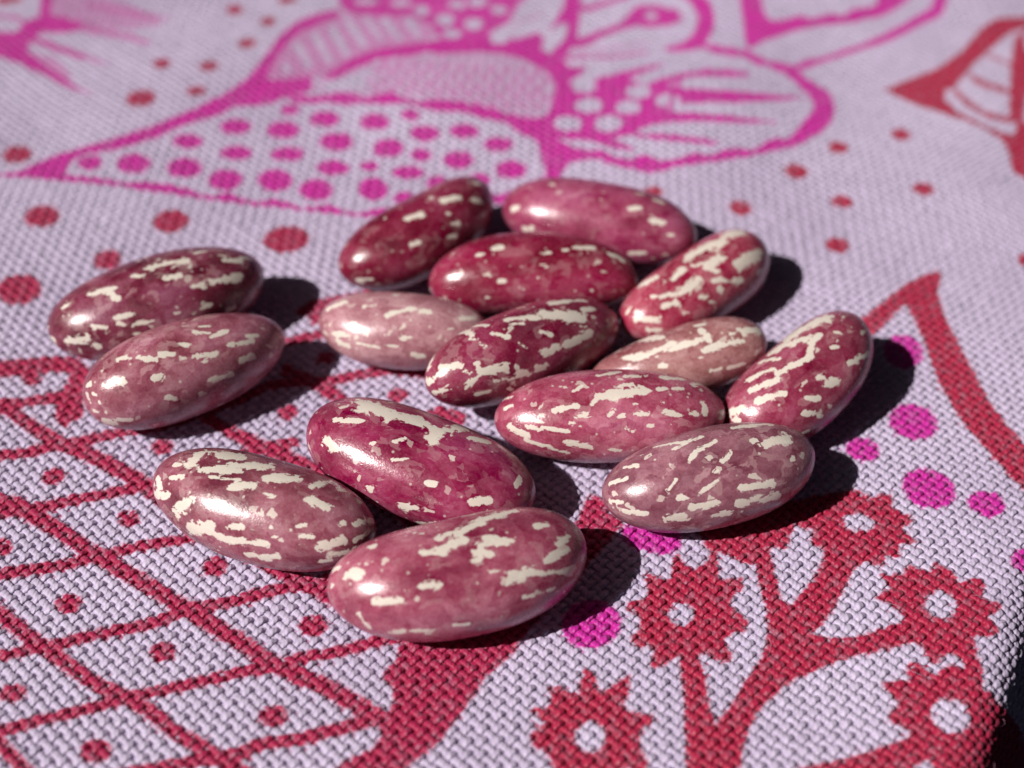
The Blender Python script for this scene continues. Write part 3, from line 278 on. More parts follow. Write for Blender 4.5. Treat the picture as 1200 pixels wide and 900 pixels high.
,["w",0.5,[[-1.591,12.933],[-1.548,13.012],[-1.487,13.127],[-1.425,13.25],[-1.364,13.385],[-1.303,13.529],[-1.26,13.635],[-1.281,13.668],[-1.323,13.561],[-1.385,13.416],[-1.445,13.281],[-1.507,13.158],[-1.568,13.042],[-1.61,12.963]]]
,["w",0.5,[[-1.421,12.891],[-1.378,12.972],[-1.317,13.091],[-1.255,13.217],[-1.193,13.356],[-1.131,13.504],[-1.088,13.612],[-1.108,13.645],[-1.152,13.535],[-1.213,13.386],[-1.275,13.247],[-1.337,13.12],[-1.398,13.001],[-1.441,12.92]]]
,["w",0.5,[[-1.253,12.85],[-1.21,12.933],[-1.148,13.056],[-1.085,13.187],[-1.023,13.329],[-0.96,13.482],[-0.916,13.594],[-0.937,13.625],[-0.981,13.512],[-1.043,13.359],[-1.105,13.216],[-1.167,13.085],[-1.229,12.962],[-1.273,12.878]]]
,["w",0.5,[[-1.086,12.814],[-1.043,12.9],[-0.98,13.027],[-0.917,13.162],[-0.854,13.308],[-0.79,13.465],[-0.745,13.58],[-0.766,13.61],[-0.81,13.495],[-0.874,13.337],[-0.937,13.19],[-0.999,13.054],[-1.062,12.927],[-1.105,12.84]]]
,["w",0.5,[[-0.92,12.783],[-0.876,12.872],[-0.813,13.004],[-0.749,13.143],[-0.685,13.294],[-0.621,13.456],[-0.575,13.574],[-0.595,13.603],[-0.641,13.484],[-0.705,13.321],[-0.769,13.17],[-0.832,13.03],[-0.896,12.898],[-0.939,12.809]]]
,["w",0.5,[[-0.755,12.759],[-0.711,12.851],[-0.647,12.987],[-0.582,13.131],[-0.517,13.287],[-0.452,13.454],[-0.406,13.576],[-0.426,13.603],[-0.472,13.48],[-0.537,13.313],[-0.602,13.156],[-0.666,13.012],[-0.73,12.875],[-0.774,12.783]]]
,["w",0.5,[[-0.591,12.741],[-0.546,12.836],[-0.481,12.977],[-0.416,13.126],[-0.35,13.287],[-0.283,13.459],[-0.236,13.585],[-0.256,13.611],[-0.303,13.484],[-0.37,13.312],[-0.435,13.15],[-0.501,13.0],[-0.565,12.859],[-0.61,12.764]]]
,["w",0.5,[[-0.427,12.727],[-0.382,12.826],[-0.316,12.972],[-0.249,13.126],[-0.182,13.293],[-0.114,13.47],[-0.066,13.6],[-0.086,13.625],[-0.134,13.494],[-0.202,13.316],[-0.269,13.149],[-0.335,12.994],[-0.401,12.848],[-0.446,12.749]]]
,["w",0.5,[[-0.263,12.718],[-0.217,12.82],[-0.15,12.97],[-0.083,13.13],[-0.014,13.302],[0.055,13.486],[0.105,13.619],[0.085,13.643],[0.035,13.509],[-0.034,13.325],[-0.102,13.153],[-0.17,12.992],[-0.236,12.841],[-0.282,12.739]]]
,["w",0.5,[[-0.1,12.71],[-0.053,12.815],[0.015,12.971],[0.084,13.137],[0.154,13.315],[0.225,13.503],[0.276,13.641],[0.256,13.665],[0.205,13.527],[0.134,13.337],[0.064,13.159],[-0.004,12.993],[-0.072,12.836],[-0.119,12.731]]]
,["w",0.5,[[0.064,12.703],[0.112,12.811],[0.181,12.972],[0.251,13.143],[0.322,13.327],[0.395,13.521],[0.447,13.662],[0.428,13.686],[0.376,13.545],[0.303,13.35],[0.232,13.166],[0.162,12.994],[0.093,12.832],[0.045,12.724]]]
,["w",0.5,[[0.228,12.694],[0.276,12.805],[0.347,12.972],[0.418,13.148],[0.491,13.337],[0.566,13.537],[0.619,13.681],[0.6,13.706],[0.546,13.561],[0.472,13.361],[0.399,13.171],[0.327,12.994],[0.257,12.827],[0.209,12.715]]]
,["w",0.35,[[-1.882,13.389],[-1.813,13.324],[-1.716,13.229],[-1.619,13.127],[-1.521,13.01],[-1.425,12.889],[-1.357,12.805],[-1.347,12.83],[-1.414,12.914],[-1.511,13.037],[-1.609,13.154],[-1.707,13.258],[-1.805,13.354],[-1.874,13.419]]]
,["w",0.35,[[-1.713,13.395],[-1.644,13.323],[-1.547,13.219],[-1.45,13.109],[-1.353,12.986],[-1.257,12.859],[-1.191,12.773],[-1.18,12.797],[-1.246,12.884],[-1.342,13.011],[-1.44,13.136],[-1.538,13.248],[-1.636,13.353],[-1.705,13.425]]]
,["w",0.35,[[-1.544,13.398],[-1.475,13.32],[-1.378,13.208],[-1.282,13.092],[-1.186,12.964],[-1.091,12.834],[-1.025,12.745],[-1.013,12.769],[-1.079,12.858],[-1.174,12.989],[-1.271,13.118],[-1.368,13.237],[-1.466,13.349],[-1.535,13.428]]]
,["w",0.35,[[-1.374,13.399],[-1.306,13.316],[-1.209,13.198],[-1.114,13.078],[-1.019,12.946],[-0.926,12.813],[-0.861,12.723],[-0.848,12.747],[-0.913,12.837],[-1.007,12.971],[-1.103,13.104],[-1.199,13.227],[-1.296,13.345],[-1.365,13.429]]]
,["w",0.35,[[-1.205,13.401],[-1.137,13.313],[-1.042,13.192],[-0.947,13.068],[-0.854,12.934],[-0.761,12.799],[-0.697,12.708],[-0.684,12.731],[-0.748,12.822],[-0.841,12.958],[-0.936,13.094],[-1.031,13.22],[-1.127,13.342],[-1.195,13.43]]]
,["w",0.35,[[-1.037,13.405],[-0.969,13.315],[-0.875,13.191],[-0.781,13.065],[-0.689,12.928],[-0.597,12.791],[-0.534,12.697],[-0.52,12.72],[-0.584,12.814],[-0.675,12.953],[-0.769,13.09],[-0.863,13.218],[-0.958,13.344],[-1.026,13.435]]]
,["w",0.35,[[-0.868,13.415],[-0.802,13.322],[-0.708,13.196],[-0.616,13.068],[-0.524,12.929],[-0.433,12.788],[-0.37,12.691],[-0.356,12.714],[-0.419,12.811],[-0.51,12.953],[-0.603,13.093],[-0.696,13.223],[-0.79,13.351],[-0.857,13.444]]]
,["w",0.35,[[-0.7,13.43],[-0.634,13.336],[-0.541,13.208],[-0.45,13.077],[-0.359,12.934],[-0.269,12.788],[-0.207,12.688],[-0.193,12.711],[-0.255,12.811],[-0.345,12.958],[-0.436,13.103],[-0.529,13.235],[-0.622,13.365],[-0.688,13.46]]]
,["w",0.35,[[-0.532,13.453],[-0.467,13.358],[-0.375,13.226],[-0.284,13.092],[-0.194,12.944],[-0.105,12.792],[-0.044,12.687],[-0.029,12.709],[-0.091,12.814],[-0.18,12.968],[-0.27,13.117],[-0.362,13.254],[-0.454,13.386],[-0.519,13.483]]]
,["w",0.35,[[-0.364,13.483],[-0.299,13.385],[-0.208,13.25],[-0.118,13.111],[-0.029,12.956],[0.059,12.796],[0.12,12.685],[0.135,12.706],[0.074,12.818],[-0.014,12.98],[-0.104,13.137],[-0.195,13.278],[-0.286,13.414],[-0.351,13.513]]]
,["w",0.35,[[-0.195,13.52],[-0.131,13.419],[-0.041,13.279],[0.048,13.133],[0.136,12.969],[0.223,12.799],[0.283,12.68],[0.299,12.702],[0.239,12.821],[0.152,12.993],[0.063,13.159],[-0.027,13.307],[-0.117,13.448],[-0.182,13.55]]]
,["w",0.35,[[-0.026,13.562],[0.037,13.458],[0.127,13.311],[0.215,13.156],[0.302,12.982],[0.387,12.8],[0.446,12.672],[0.463,12.693],[0.404,12.821],[0.318,13.005],[0.231,13.182],[0.142,13.338],[0.052,13.487],[-0.012,13.592]]]
,["w",0.35,[[0.144,13.609],[0.207,13.499],[0.296,13.343],[0.383,13.178],[0.468,12.992],[0.552,12.796],[0.61,12.659],[0.626,12.679],[0.568,12.817],[0.484,13.015],[0.399,13.204],[0.311,13.371],[0.222,13.528],[0.159,13.639]]]
,["p",0.5,[[-1.541,13.647],[-1.546,13.621],[-1.564,13.604],[-1.59,13.599],[-1.617,13.608],[-1.638,13.629],[-1.647,13.656],[-1.641,13.682],[-1.624,13.7],[-1.598,13.705],[-1.571,13.696],[-1.55,13.675]]]
,["p",0.5,[[-1.368,13.613],[-1.373,13.586],[-1.391,13.569],[-1.417,13.564],[-1.444,13.574],[-1.464,13.596],[-1.473,13.623],[-1.468,13.65],[-1.45,13.668],[-1.424,13.672],[-1.397,13.662],[-1.376,13.64]]]
,["p",0.5,[[-1.195,13.576],[-1.2,13.55],[-1.218,13.533],[-1.244,13.528],[-1.271,13.538],[-1.291,13.56],[-1.3,13.587],[-1.294,13.614],[-1.276,13.632],[-1.25,13.636],[-1.224,13.626],[-1.203,13.604]]]
,["p",0.5,[[-1.023,13.542],[-1.028,13.516],[-1.047,13.498],[-1.072,13.493],[-1.099,13.503],[-1.119,13.524],[-1.127,13.552],[-1.122,13.578],[-1.103,13.596],[-1.078,13.601],[-1.051,13.591],[-1.031,13.57]]]
,["p",0.5,[[-0.852,13.513],[-0.857,13.487],[-0.876,13.468],[-0.901,13.463],[-0.928,13.471],[-0.947,13.492],[-0.956,13.519],[-0.95,13.546],[-0.932,13.564],[-0.906,13.57],[-0.879,13.561],[-0.86,13.54]]]
,["p",0.5,[[-0.681,13.49],[-0.688,13.464],[-0.706,13.445],[-0.731,13.439],[-0.757,13.446],[-0.777,13.466],[-0.785,13.492],[-0.779,13.519],[-0.761,13.538],[-0.735,13.544],[-0.709,13.537],[-0.689,13.517]]]
,["p",0.5,[[-0.512,13.475],[-0.518,13.449],[-0.537,13.429],[-0.562,13.422],[-0.588,13.428],[-0.607,13.447],[-0.615,13.473],[-0.609,13.499],[-0.591,13.519],[-0.565,13.526],[-0.539,13.52],[-0.519,13.501]]]
,["p",0.5,[[-0.343,13.468],[-0.349,13.441],[-0.368,13.421],[-0.393,13.413],[-0.419,13.418],[-0.438,13.435],[-0.446,13.461],[-0.44,13.487],[-0.421,13.508],[-0.395,13.516],[-0.369,13.511],[-0.35,13.493]]]
,["p",0.5,[[-0.174,13.467],[-0.181,13.44],[-0.199,13.419],[-0.225,13.41],[-0.251,13.414],[-0.27,13.431],[-0.277,13.456],[-0.27,13.483],[-0.252,13.504],[-0.226,13.513],[-0.2,13.509],[-0.181,13.492]]]
,["p",0.5,[[-0.005,13.471],[-0.012,13.444],[-0.03,13.423],[-0.056,13.413],[-0.082,13.416],[-0.101,13.432],[-0.108,13.457],[-0.101,13.484],[-0.082,13.506],[-0.057,13.516],[-0.031,13.512],[-0.012,13.496]]]
,["p",0.5,[[0.165,13.478],[0.158,13.451],[0.139,13.429],[0.113,13.418],[0.087,13.422],[0.068,13.438],[0.061,13.463],[0.068,13.49],[0.087,13.512],[0.113,13.522],[0.139,13.519],[0.158,13.503]]]
,["p",0.5,[[0.335,13.485],[0.327,13.458],[0.308,13.436],[0.282,13.425],[0.256,13.429],[0.237,13.445],[0.231,13.47],[0.238,13.497],[0.257,13.519],[0.283,13.531],[0.309,13.527],[0.328,13.511]]]
,["p",0.5,[[-1.443,13.463],[-1.449,13.438],[-1.467,13.422],[-1.492,13.418],[-1.519,13.427],[-1.539,13.448],[-1.548,13.475],[-1.543,13.5],[-1.525,13.517],[-1.499,13.521],[-1.473,13.511],[-1.452,13.49]]]
,["p",0.5,[[-1.271,13.427],[-1.277,13.402],[-1.295,13.385],[-1.32,13.381],[-1.347,13.391],[-1.367,13.412],[-1.376,13.439],[-1.37,13.464],[-1.352,13.481],[-1.327,13.485],[-1.3,13.475],[-1.28,13.453]]]
,["p",0.5,[[-1.1,13.392],[-1.106,13.367],[-1.124,13.35],[-1.149,13.346],[-1.176,13.355],[-1.196,13.376],[-1.204,13.402],[-1.199,13.427],[-1.18,13.444],[-1.155,13.449],[-1.128,13.439],[-1.108,13.418]]]
,["p",0.5,[[-0.93,13.361],[-0.936,13.336],[-0.954,13.319],[-0.979,13.314],[-1.005,13.323],[-1.025,13.343],[-1.033,13.369],[-1.028,13.394],[-1.01,13.411],[-0.984,13.416],[-0.958,13.407],[-0.938,13.387]]]
,["p",0.5,[[-0.761,13.337],[-0.767,13.312],[-0.785,13.294],[-0.81,13.288],[-0.836,13.296],[-0.856,13.315],[-0.864,13.34],[-0.858,13.366],[-0.84,13.383],[-0.814,13.389],[-0.788,13.381],[-0.768,13.362]]]
,["p",0.5,[[-0.592,13.32],[-0.598,13.294],[-0.617,13.276],[-0.642,13.269],[-0.668,13.276],[-0.687,13.294],[-0.695,13.319],[-0.689,13.344],[-0.67,13.363],[-0.645,13.369],[-0.619,13.363],[-0.6,13.345]]]
,["p",0.5,[[-0.424,13.31],[-0.431,13.284],[-0.449,13.265],[-0.474,13.257],[-0.5,13.263],[-0.519,13.28],[-0.527,13.305],[-0.52,13.33],[-0.502,13.349],[-0.477,13.357],[-0.451,13.352],[-0.432,13.334]]]
,["p",0.5,[[-0.256,13.306],[-0.263,13.281],[-0.282,13.261],[-0.307,13.252],[-0.333,13.257],[-0.352,13.273],[-0.359,13.297],[-0.352,13.323],[-0.334,13.343],[-0.308,13.351],[-0.283,13.347],[-0.264,13.33]]]
,["p",0.5,[[-0.089,13.308],[-0.095,13.282],[-0.114,13.262],[-0.14,13.252],[-0.165,13.256],[-0.184,13.272],[-0.191,13.296],[-0.184,13.322],[-0.166,13.342],[-0.14,13.352],[-0.115,13.348],[-0.096,13.332]]]
,["p",0.5,[[0.079,13.312],[0.072,13.286],[0.054,13.266],[0.028,13.256],[0.002,13.259],[-0.016,13.275],[-0.023,13.299],[-0.016,13.325],[0.002,13.346],[0.028,13.356],[0.054,13.352],[0.073,13.337]]]
,["p",0.5,[[0.248,13.318],[0.241,13.292],[0.222,13.271],[0.196,13.261],[0.17,13.264],[0.151,13.28],[0.145,13.304],[0.152,13.33],[0.171,13.352],[0.197,13.362],[0.222,13.359],[0.241,13.343]]]
,["p",0.5,[[0.416,13.323],[0.409,13.296],[0.39,13.275],[0.364,13.265],[0.338,13.269],[0.32,13.285],[0.313,13.31],[0.32,13.336],[0.34,13.357],[0.366,13.368],[0.391,13.364],[0.41,13.348]]]
,["p",0.5,[[-1.518,13.305],[-1.523,13.281],[-1.541,13.265],[-1.566,13.262],[-1.593,13.271],[-1.613,13.291],[-1.622,13.316],[-1.617,13.34],[-1.599,13.356],[-1.573,13.36],[-1.547,13.351],[-1.526,13.33]]]
,["p",0.5,[[-1.346,13.268],[-1.352,13.244],[-1.37,13.228],[-1.395,13.225],[-1.422,13.234],[-1.442,13.255],[-1.45,13.28],[-1.445,13.304],[-1.427,13.32],[-1.402,13.324],[-1.375,13.314],[-1.355,13.293]]]
,["p",0.5,[[-1.176,13.232],[-1.182,13.208],[-1.2,13.192],[-1.225,13.189],[-1.251,13.198],[-1.271,13.218],[-1.28,13.244],[-1.274,13.267],[-1.256,13.284],[-1.231,13.287],[-1.204,13.278],[-1.184,13.258]]]
,["p",0.5,[[-1.007,13.2],[-1.013,13.177],[-1.031,13.16],[-1.056,13.156],[-1.082,13.165],[-1.102,13.184],[-1.11,13.209],[-1.104,13.233],[-1.086,13.249],[-1.061,13.254],[-1.035,13.245],[-1.015,13.225]]]
,["p",0.5,[[-0.839,13.175],[-0.845,13.151],[-0.863,13.134],[-0.888,13.129],[-0.914,13.136],[-0.933,13.155],[-0.941,13.18],[-0.935,13.204],[-0.917,13.22],[-0.892,13.226],[-0.866,13.218],[-0.846,13.199]]]
,["p",0.5,[[-0.671,13.156],[-0.677,13.132],[-0.695,13.114],[-0.721,13.108],[-0.746,13.115],[-0.765,13.132],[-0.773,13.157],[-0.767,13.18],[-0.749,13.198],[-0.724,13.204],[-0.698,13.197],[-0.679,13.18]]]
,["p",0.5,[[-0.504,13.143],[-0.511,13.119],[-0.529,13.102],[-0.554,13.094],[-0.58,13.1],[-0.599,13.117],[-0.606,13.14],[-0.6,13.164],[-0.582,13.182],[-0.556,13.189],[-0.531,13.184],[-0.512,13.167]]]
,["p",0.5,[[-0.338,13.137],[-0.344,13.113],[-0.363,13.095],[-0.388,13.087],[-0.413,13.092],[-0.432,13.108],[-0.439,13.131],[-0.433,13.155],[-0.415,13.173],[-0.389,13.182],[-0.364,13.177],[-0.345,13.161]]]
,["p",0.5,[[-0.171,13.136],[-0.178,13.112],[-0.196,13.093],[-0.222,13.084],[-0.247,13.088],[-0.266,13.104],[-0.273,13.127],[-0.266,13.151],[-0.248,13.17],[-0.223,13.179],[-0.197,13.175],[-0.178,13.16]]]
,["p",0.5,[[-0.005,13.139],[-0.011,13.114],[-0.03,13.095],[-0.055,13.085],[-0.081,13.089],[-0.1,13.104],[-0.106,13.127],[-0.1,13.152],[-0.081,13.171],[-0.056,13.181],[-0.03,13.177],[-0.011,13.162]]]
,["p",0.5,[[0.162,13.142],[0.155,13.117],[0.136,13.097],[0.111,13.088],[0.086,13.092],[0.067,13.107],[0.06,13.13],[0.067,13.155],[0.086,13.175],[0.111,13.185],[0.137,13.181],[0.156,13.166]]]
,["p",0.5,[[0.329,13.145],[0.322,13.12],[0.303,13.1],[0.278,13.091],[0.252,13.094],[0.234,13.11],[0.227,13.133],[0.234,13.159],[0.253,13.179],[0.279,13.188],[0.304,13.185],[0.323,13.169]]]
,["p",0.5,[[-1.422,13.132],[-1.428,13.109],[-1.445,13.094],[-1.471,13.091],[-1.497,13.101],[-1.517,13.12],[-1.526,13.145],[-1.52,13.168],[-1.503,13.183],[-1.477,13.187],[-1.451,13.177],[-1.431,13.157]]]
,["p",0.5,[[-1.253,13.096],[-1.258,13.073],[-1.276,13.058],[-1.301,13.055],[-1.327,13.064],[-1.347,13.084],[-1.356,13.108],[-1.35,13.131],[-1.332,13.146],[-1.307,13.15],[-1.281,13.14],[-1.261,13.121]]]
,["p",0.5,[[-1.084,13.063],[-1.09,13.04],[-1.108,13.025],[-1.133,13.021],[-1.159,13.03],[-1.178,13.049],[-1.186,13.073],[-1.181,13.096],[-1.163,13.112],[-1.138,13.116],[-1.112,13.107],[-1.092,13.088]]]
,["p",0.5,[[-0.917,13.036],[-0.922,13.013],[-0.94,12.997],[-0.965,12.992],[-0.991,13.0],[-1.01,13.019],[-1.018,13.042],[-1.013,13.065],[-0.995,13.081],[-0.969,13.086],[-0.944,13.078],[-0.924,13.06]]]
,["p",0.5,[[-0.75,13.015],[-0.756,12.992],[-0.774,12.976],[-0.799,12.97],[-0.824,12.977],[-0.844,12.994],[-0.851,13.018],[-0.845,13.041],[-0.827,13.057],[-0.802,13.063],[-0.777,13.056],[-0.757,13.038]]]
,["p",0.5,[[-0.584,13.001],[-0.59,12.978],[-0.608,12.961],[-0.633,12.954],[-0.659,12.96],[-0.678,12.977],[-0.685,12.999],[-0.679,13.022],[-0.661,13.039],[-0.636,13.046],[-0.61,13.04],[-0.591,13.024]]]
,["p",0.5,[[-0.418,12.993],[-0.425,12.969],[-0.443,12.952],[-0.468,12.945],[-0.493,12.949],[-0.512,12.965],[-0.519,12.988],[-0.513,13.011],[-0.495,13.028],[-0.47,13.036],[-0.444,13.031],[-0.426,13.015]]]
,["p",0.5,[[-0.253,12.989],[-0.259,12.966],[-0.278,12.948],[-0.303,12.94],[-0.328,12.944],[-0.347,12.959],[-0.354,12.982],[-0.347,13.005],[-0.329,13.023],[-0.304,13.031],[-0.279,13.027],[-0.26,13.012]]]
,["p",0.5,[[-0.087,12.989],[-0.094,12.966],[-0.113,12.947],[-0.138,12.939],[-0.163,12.943],[-0.182,12.957],[-0.188,12.98],[-0.182,13.003],[-0.164,13.022],[-0.138,13.03],[-0.113,13.027],[-0.094,13.012]]]
,["p",0.5,[[0.078,12.991],[0.071,12.967],[0.053,12.948],[0.028,12.94],[0.002,12.943],[-0.016,12.958],[-0.023,12.98],[-0.016,13.004],[0.002,13.023],[0.028,13.032],[0.053,13.028],[0.072,13.013]]]
,["p",0.5,[[0.244,12.992],[0.237,12.968],[0.218,12.949],[0.193,12.94],[0.168,12.944],[0.149,12.959],[0.143,12.982],[0.15,13.006],[0.168,13.025],[0.194,13.034],[0.219,13.03],[0.238,13.015]]]
,["p",0.5,[[0.41,12.99],[0.403,12.966],[0.384,12.947],[0.359,12.939],[0.333,12.943],[0.315,12.959],[0.309,12.982],[0.316,13.006],[0.335,13.025],[0.36,13.034],[0.385,13.03],[0.404,13.014]]]
,["p",0.5,[[-0.827,12.866],[-0.833,12.844],[-0.851,12.828],[-0.876,12.823],[-0.901,12.83],[-0.921,12.847],[-0.928,12.87],[-0.922,12.892],[-0.905,12.907],[-0.879,12.912],[-0.854,12.905],[-0.835,12.888]]]
,["p",0.5,[[-0.662,12.85],[-0.668,12.828],[-0.686,12.811],[-0.711,12.806],[-0.736,12.811],[-0.755,12.828],[-0.763,12.85],[-0.757,12.872],[-0.739,12.888],[-0.714,12.894],[-0.689,12.888],[-0.67,12.872]]]
,["p",0.5,[[-0.498,12.84],[-0.504,12.817],[-0.522,12.801],[-0.547,12.794],[-0.572,12.799],[-0.591,12.814],[-0.598,12.836],[-0.592,12.858],[-0.574,12.875],[-0.549,12.882],[-0.524,12.877],[-0.505,12.861]]]
,["p",0.5,[[-0.333,12.834],[-0.34,12.812],[-0.358,12.795],[-0.383,12.787],[-0.408,12.792],[-0.427,12.807],[-0.434,12.828],[-0.427,12.85],[-0.409,12.867],[-0.384,12.875],[-0.359,12.871],[-0.34,12.856]]]
,["p",0.5,[[-0.169,12.832],[-0.176,12.809],[-0.194,12.792],[-0.219,12.784],[-0.244,12.788],[-0.262,12.803],[-0.269,12.824],[-0.263,12.846],[-0.245,12.864],[-0.22,12.872],[-0.194,12.868],[-0.176,12.853]]]
,["p",0.5,[[-0.005,12.831],[-0.011,12.809],[-0.03,12.791],[-0.055,12.783],[-0.08,12.787],[-0.098,12.801],[-0.105,12.823],[-0.098,12.845],[-0.08,12.863],[-0.055,12.872],[-0.03,12.868],[-0.011,12.853]]]
,["p",0.5,[[0.16,12.831],[0.153,12.808],[0.135,12.79],[0.109,12.782],[0.084,12.786],[0.066,12.801],[0.059,12.822],[0.066,12.845],[0.085,12.863],[0.11,12.872],[0.135,12.868],[0.153,12.853]]]
,["p",0.5,[[0.325,12.828],[0.318,12.805],[0.299,12.787],[0.274,12.779],[0.249,12.784],[0.231,12.799],[0.224,12.821],[0.231,12.844],[0.25,12.862],[0.275,12.87],[0.3,12.866],[0.318,12.85]]]
,["p",1,[[-2.404,12.967],[-2.348,12.957],[-2.269,12.942],[-2.192,12.932],[-2.132,12.937],[-2.08,12.948],[-2.024,12.949],[-1.955,12.931],[-1.878,12.903],[-1.803,12.882],[-1.731,12.88],[-1.655,12.885],[-1.577,12.883],[-1.498,12.868],[-1.42,12.848],[-1.352,12.832],[-1.293,12.831],[-1.235,12.833],[-1.175,12.829],[-1.114,12.812],[-1.051,12.789],[-0.988,12.763],[-0.928,12.733],[-0.87,12.7],[-0.802,12.677],[-0.721,12.673],[-0.634,12.678],[-0.551,12.673],[-0.475,12.646],[-0.399,12.608],[-0.323,12.575],[-0.248,12.558],[-0.175,12.548],[-0.106,12.528],[-0.041,12.491],[0.021,12.445],[0.079,12.4],[0.137,12.355],[0.192,12.31],[0.231,12.278],[0.309,12.533],[0.267,12.557],[0.205,12.591],[0.138,12.622],[0.07,12.646],[-0.002,12.667],[-0.075,12.691],[-0.147,12.722],[-0.22,12.755],[-0.294,12.783],[-0.372,12.801],[-0.455,12.815],[-0.541,12.83],[-0.631,12.848],[-0.72,12.867],[-0.801,12.88],[-0.867,12.876],[-0.925,12.865],[-0.983,12.864],[-1.043,12.884],[-1.106,12.914],[-1.169,12.947],[-1.231,12.984],[-1.295,13.024],[-1.367,13.047],[-1.442,13.033],[-1.514,13.002],[-1.585,12.99],[-1.658,13.022],[-1.734,13.073],[-1.813,13.109],[-1.893,13.111],[-1.97,13.097],[-2.041,13.083],[-2.101,13.074],[-2.152,13.065],[-2.204,13.063],[-2.274,13.071],[-2.352,13.085],[-2.407,13.095]]]
,["p",1,[[0.0,14.5],[0.117,14.205],[0.386,13.984],[0.513,13.636],[0.579,13.254],[0.551,12.887],[0.453,12.608],[0.362,12.577],[0.442,12.945],[0.485,13.245],[0.424,13.48],[0.304,13.677],[0.096,13.826],[-0.096,13.873]]]
,["p",1,[[0.136,14.208],[0.313,14.347],[0.408,14.137],[0.345,13.866],[0.461,13.885],[0.574,13.792],[0.645,13.617],[0.839,13.693],[0.794,13.522],[0.657,13.366],[0.635,13.259],[0.9,13.345],[0.96,13.421],[1.251,13.573],[1.74,13.767],[1.575,13.6],[1.339,13.455],[1.197,13.289],[1.493,13.256],[1.595,13.365],[1.85,13.49],[2.182,13.603],[2.479,13.532],[2.468,13.441],[2.072,13.45],[1.86,13.393],[1.716,13.245],[1.858,13.165],[2.415,13.146],[2.793,13.147],[3.239,13.202],[2.972,13.069],[2.386,12.896],[1.828,12.838],[1.695,12.771],[1.59,12.707],[1.813,12.666],[1.993,12.653],[2.446,12.621],[2.889,12.615],[2.433,12.506],[1.979,12.505],[1.617,12.475],[1.48,12.437],[1.324,12.373],[1.293,12.301],[1.602,12.278],[2.144,12.16],[2.137,12.091],[1.768,12.132],[1.42,12.203],[1.282,12.258],[1.161,12.314],[0.964,12.29],[1.236,12.077],[1.267,12.005],[1.06,12.081],[0.888,12.182],[0.714,12.267],[0.5,12.277],[0.445,12.209],[0.548,12.067],[0.659,11.922],[0.579,11.872],[0.486,11.657],[0.414,11.521],[0.346,11.58],[0.349,11.773],[0.299,11.939],[0.284,12.102],[0.25,12.266],[0.09,12.344],[-0.072,12.527],[0.072,12.535],[0.199,12.599],[0.363,12.665],[0.421,12.818],[0.461,13.01],[0.529,13.147],[0.467,13.277],[0.415,13.479],[0.303,13.605],[0.133,13.722],[-0.095,13.817],[-0.382,13.828],[-0.762,13.786],[-0.954,13.816],[-1.143,13.755],[-1.522,13.717],[-1.791,13.496],[-1.967,13.346],[-2.102,13.382],[-1.965,13.537],[-1.862,13.667],[-1.684,13.837],[-1.499,13.939],[-1.157,14.03],[-0.774,14.124],[-0.52,13.997],[-0.289,14.046],[0.0,14.037]]]
,["p",1,[[0.635,13.259],[0.939,13.365],[1.27,13.419],[1.492,13.237],[1.762,13.13],[1.896,12.981],[1.731,12.77],[1.56,12.675],[1.584,12.509],[1.342,12.371],[1.265,12.274],[1.033,12.254],[0.802,12.246],[0.535,12.262],[0.434,12.578],[0.498,13.013]]]
,["w",1,[[0.924,13.237],[0.903,13.17],[0.854,13.121],[0.788,13.102],[0.724,13.117],[0.677,13.162],[0.662,13.226],[0.681,13.293],[0.731,13.345],[0.798,13.368],[0.863,13.353],[0.909,13.305]]]
,["w",1,[[1.51,13.104],[1.486,13.032],[1.432,12.982],[1.362,12.968],[1.295,12.991],[1.248,13.047],[1.234,13.121],[1.257,13.193],[1.311,13.245],[1.382,13.262],[1.45,13.238],[1.497,13.18]]]
,["w",1,[[1.816,12.909],[1.792,12.838],[1.737,12.788],[1.668,12.772],[1.601,12.794],[1.555,12.848],[1.542,12.92],[1.566,12.99],[1.621,13.041],[1.691,13.058],[1.758,13.036],[1.804,12.981]]]
,["w",1,[[0.971,12.853],[0.948,12.779],[0.893,12.728],[0.819,12.712],[0.747,12.733],[0.696,12.786],[0.678,12.858],[0.7,12.932],[0.756,12.987],[0.831,13.008],[0.904,12.987],[0.955,12.93]]]
,["w",1,[[1.378,12.79],[1.355,12.724],[1.303,12.679],[1.234,12.667],[1.168,12.691],[1.121,12.743],[1.106,12.812],[1.128,12.878],[1.181,12.926],[1.251,12.94],[1.318,12.916],[1.364,12.861]]]
,["w",1,[[0.736,12.529],[0.714,12.459],[0.658,12.411],[0.583,12.395],[0.51,12.415],[0.457,12.466],[0.438,12.534],[0.459,12.604],[0.515,12.657],[0.591,12.677],[0.665,12.657],[0.718,12.602]]]
,["w",1,[[1.166,12.496],[1.142,12.425],[1.086,12.378],[1.012,12.366],[0.939,12.392],[0.888,12.448],[0.871,12.522],[0.894,12.594],[0.95,12.645],[1.026,12.66],[1.099,12.634],[1.15,12.573]]]
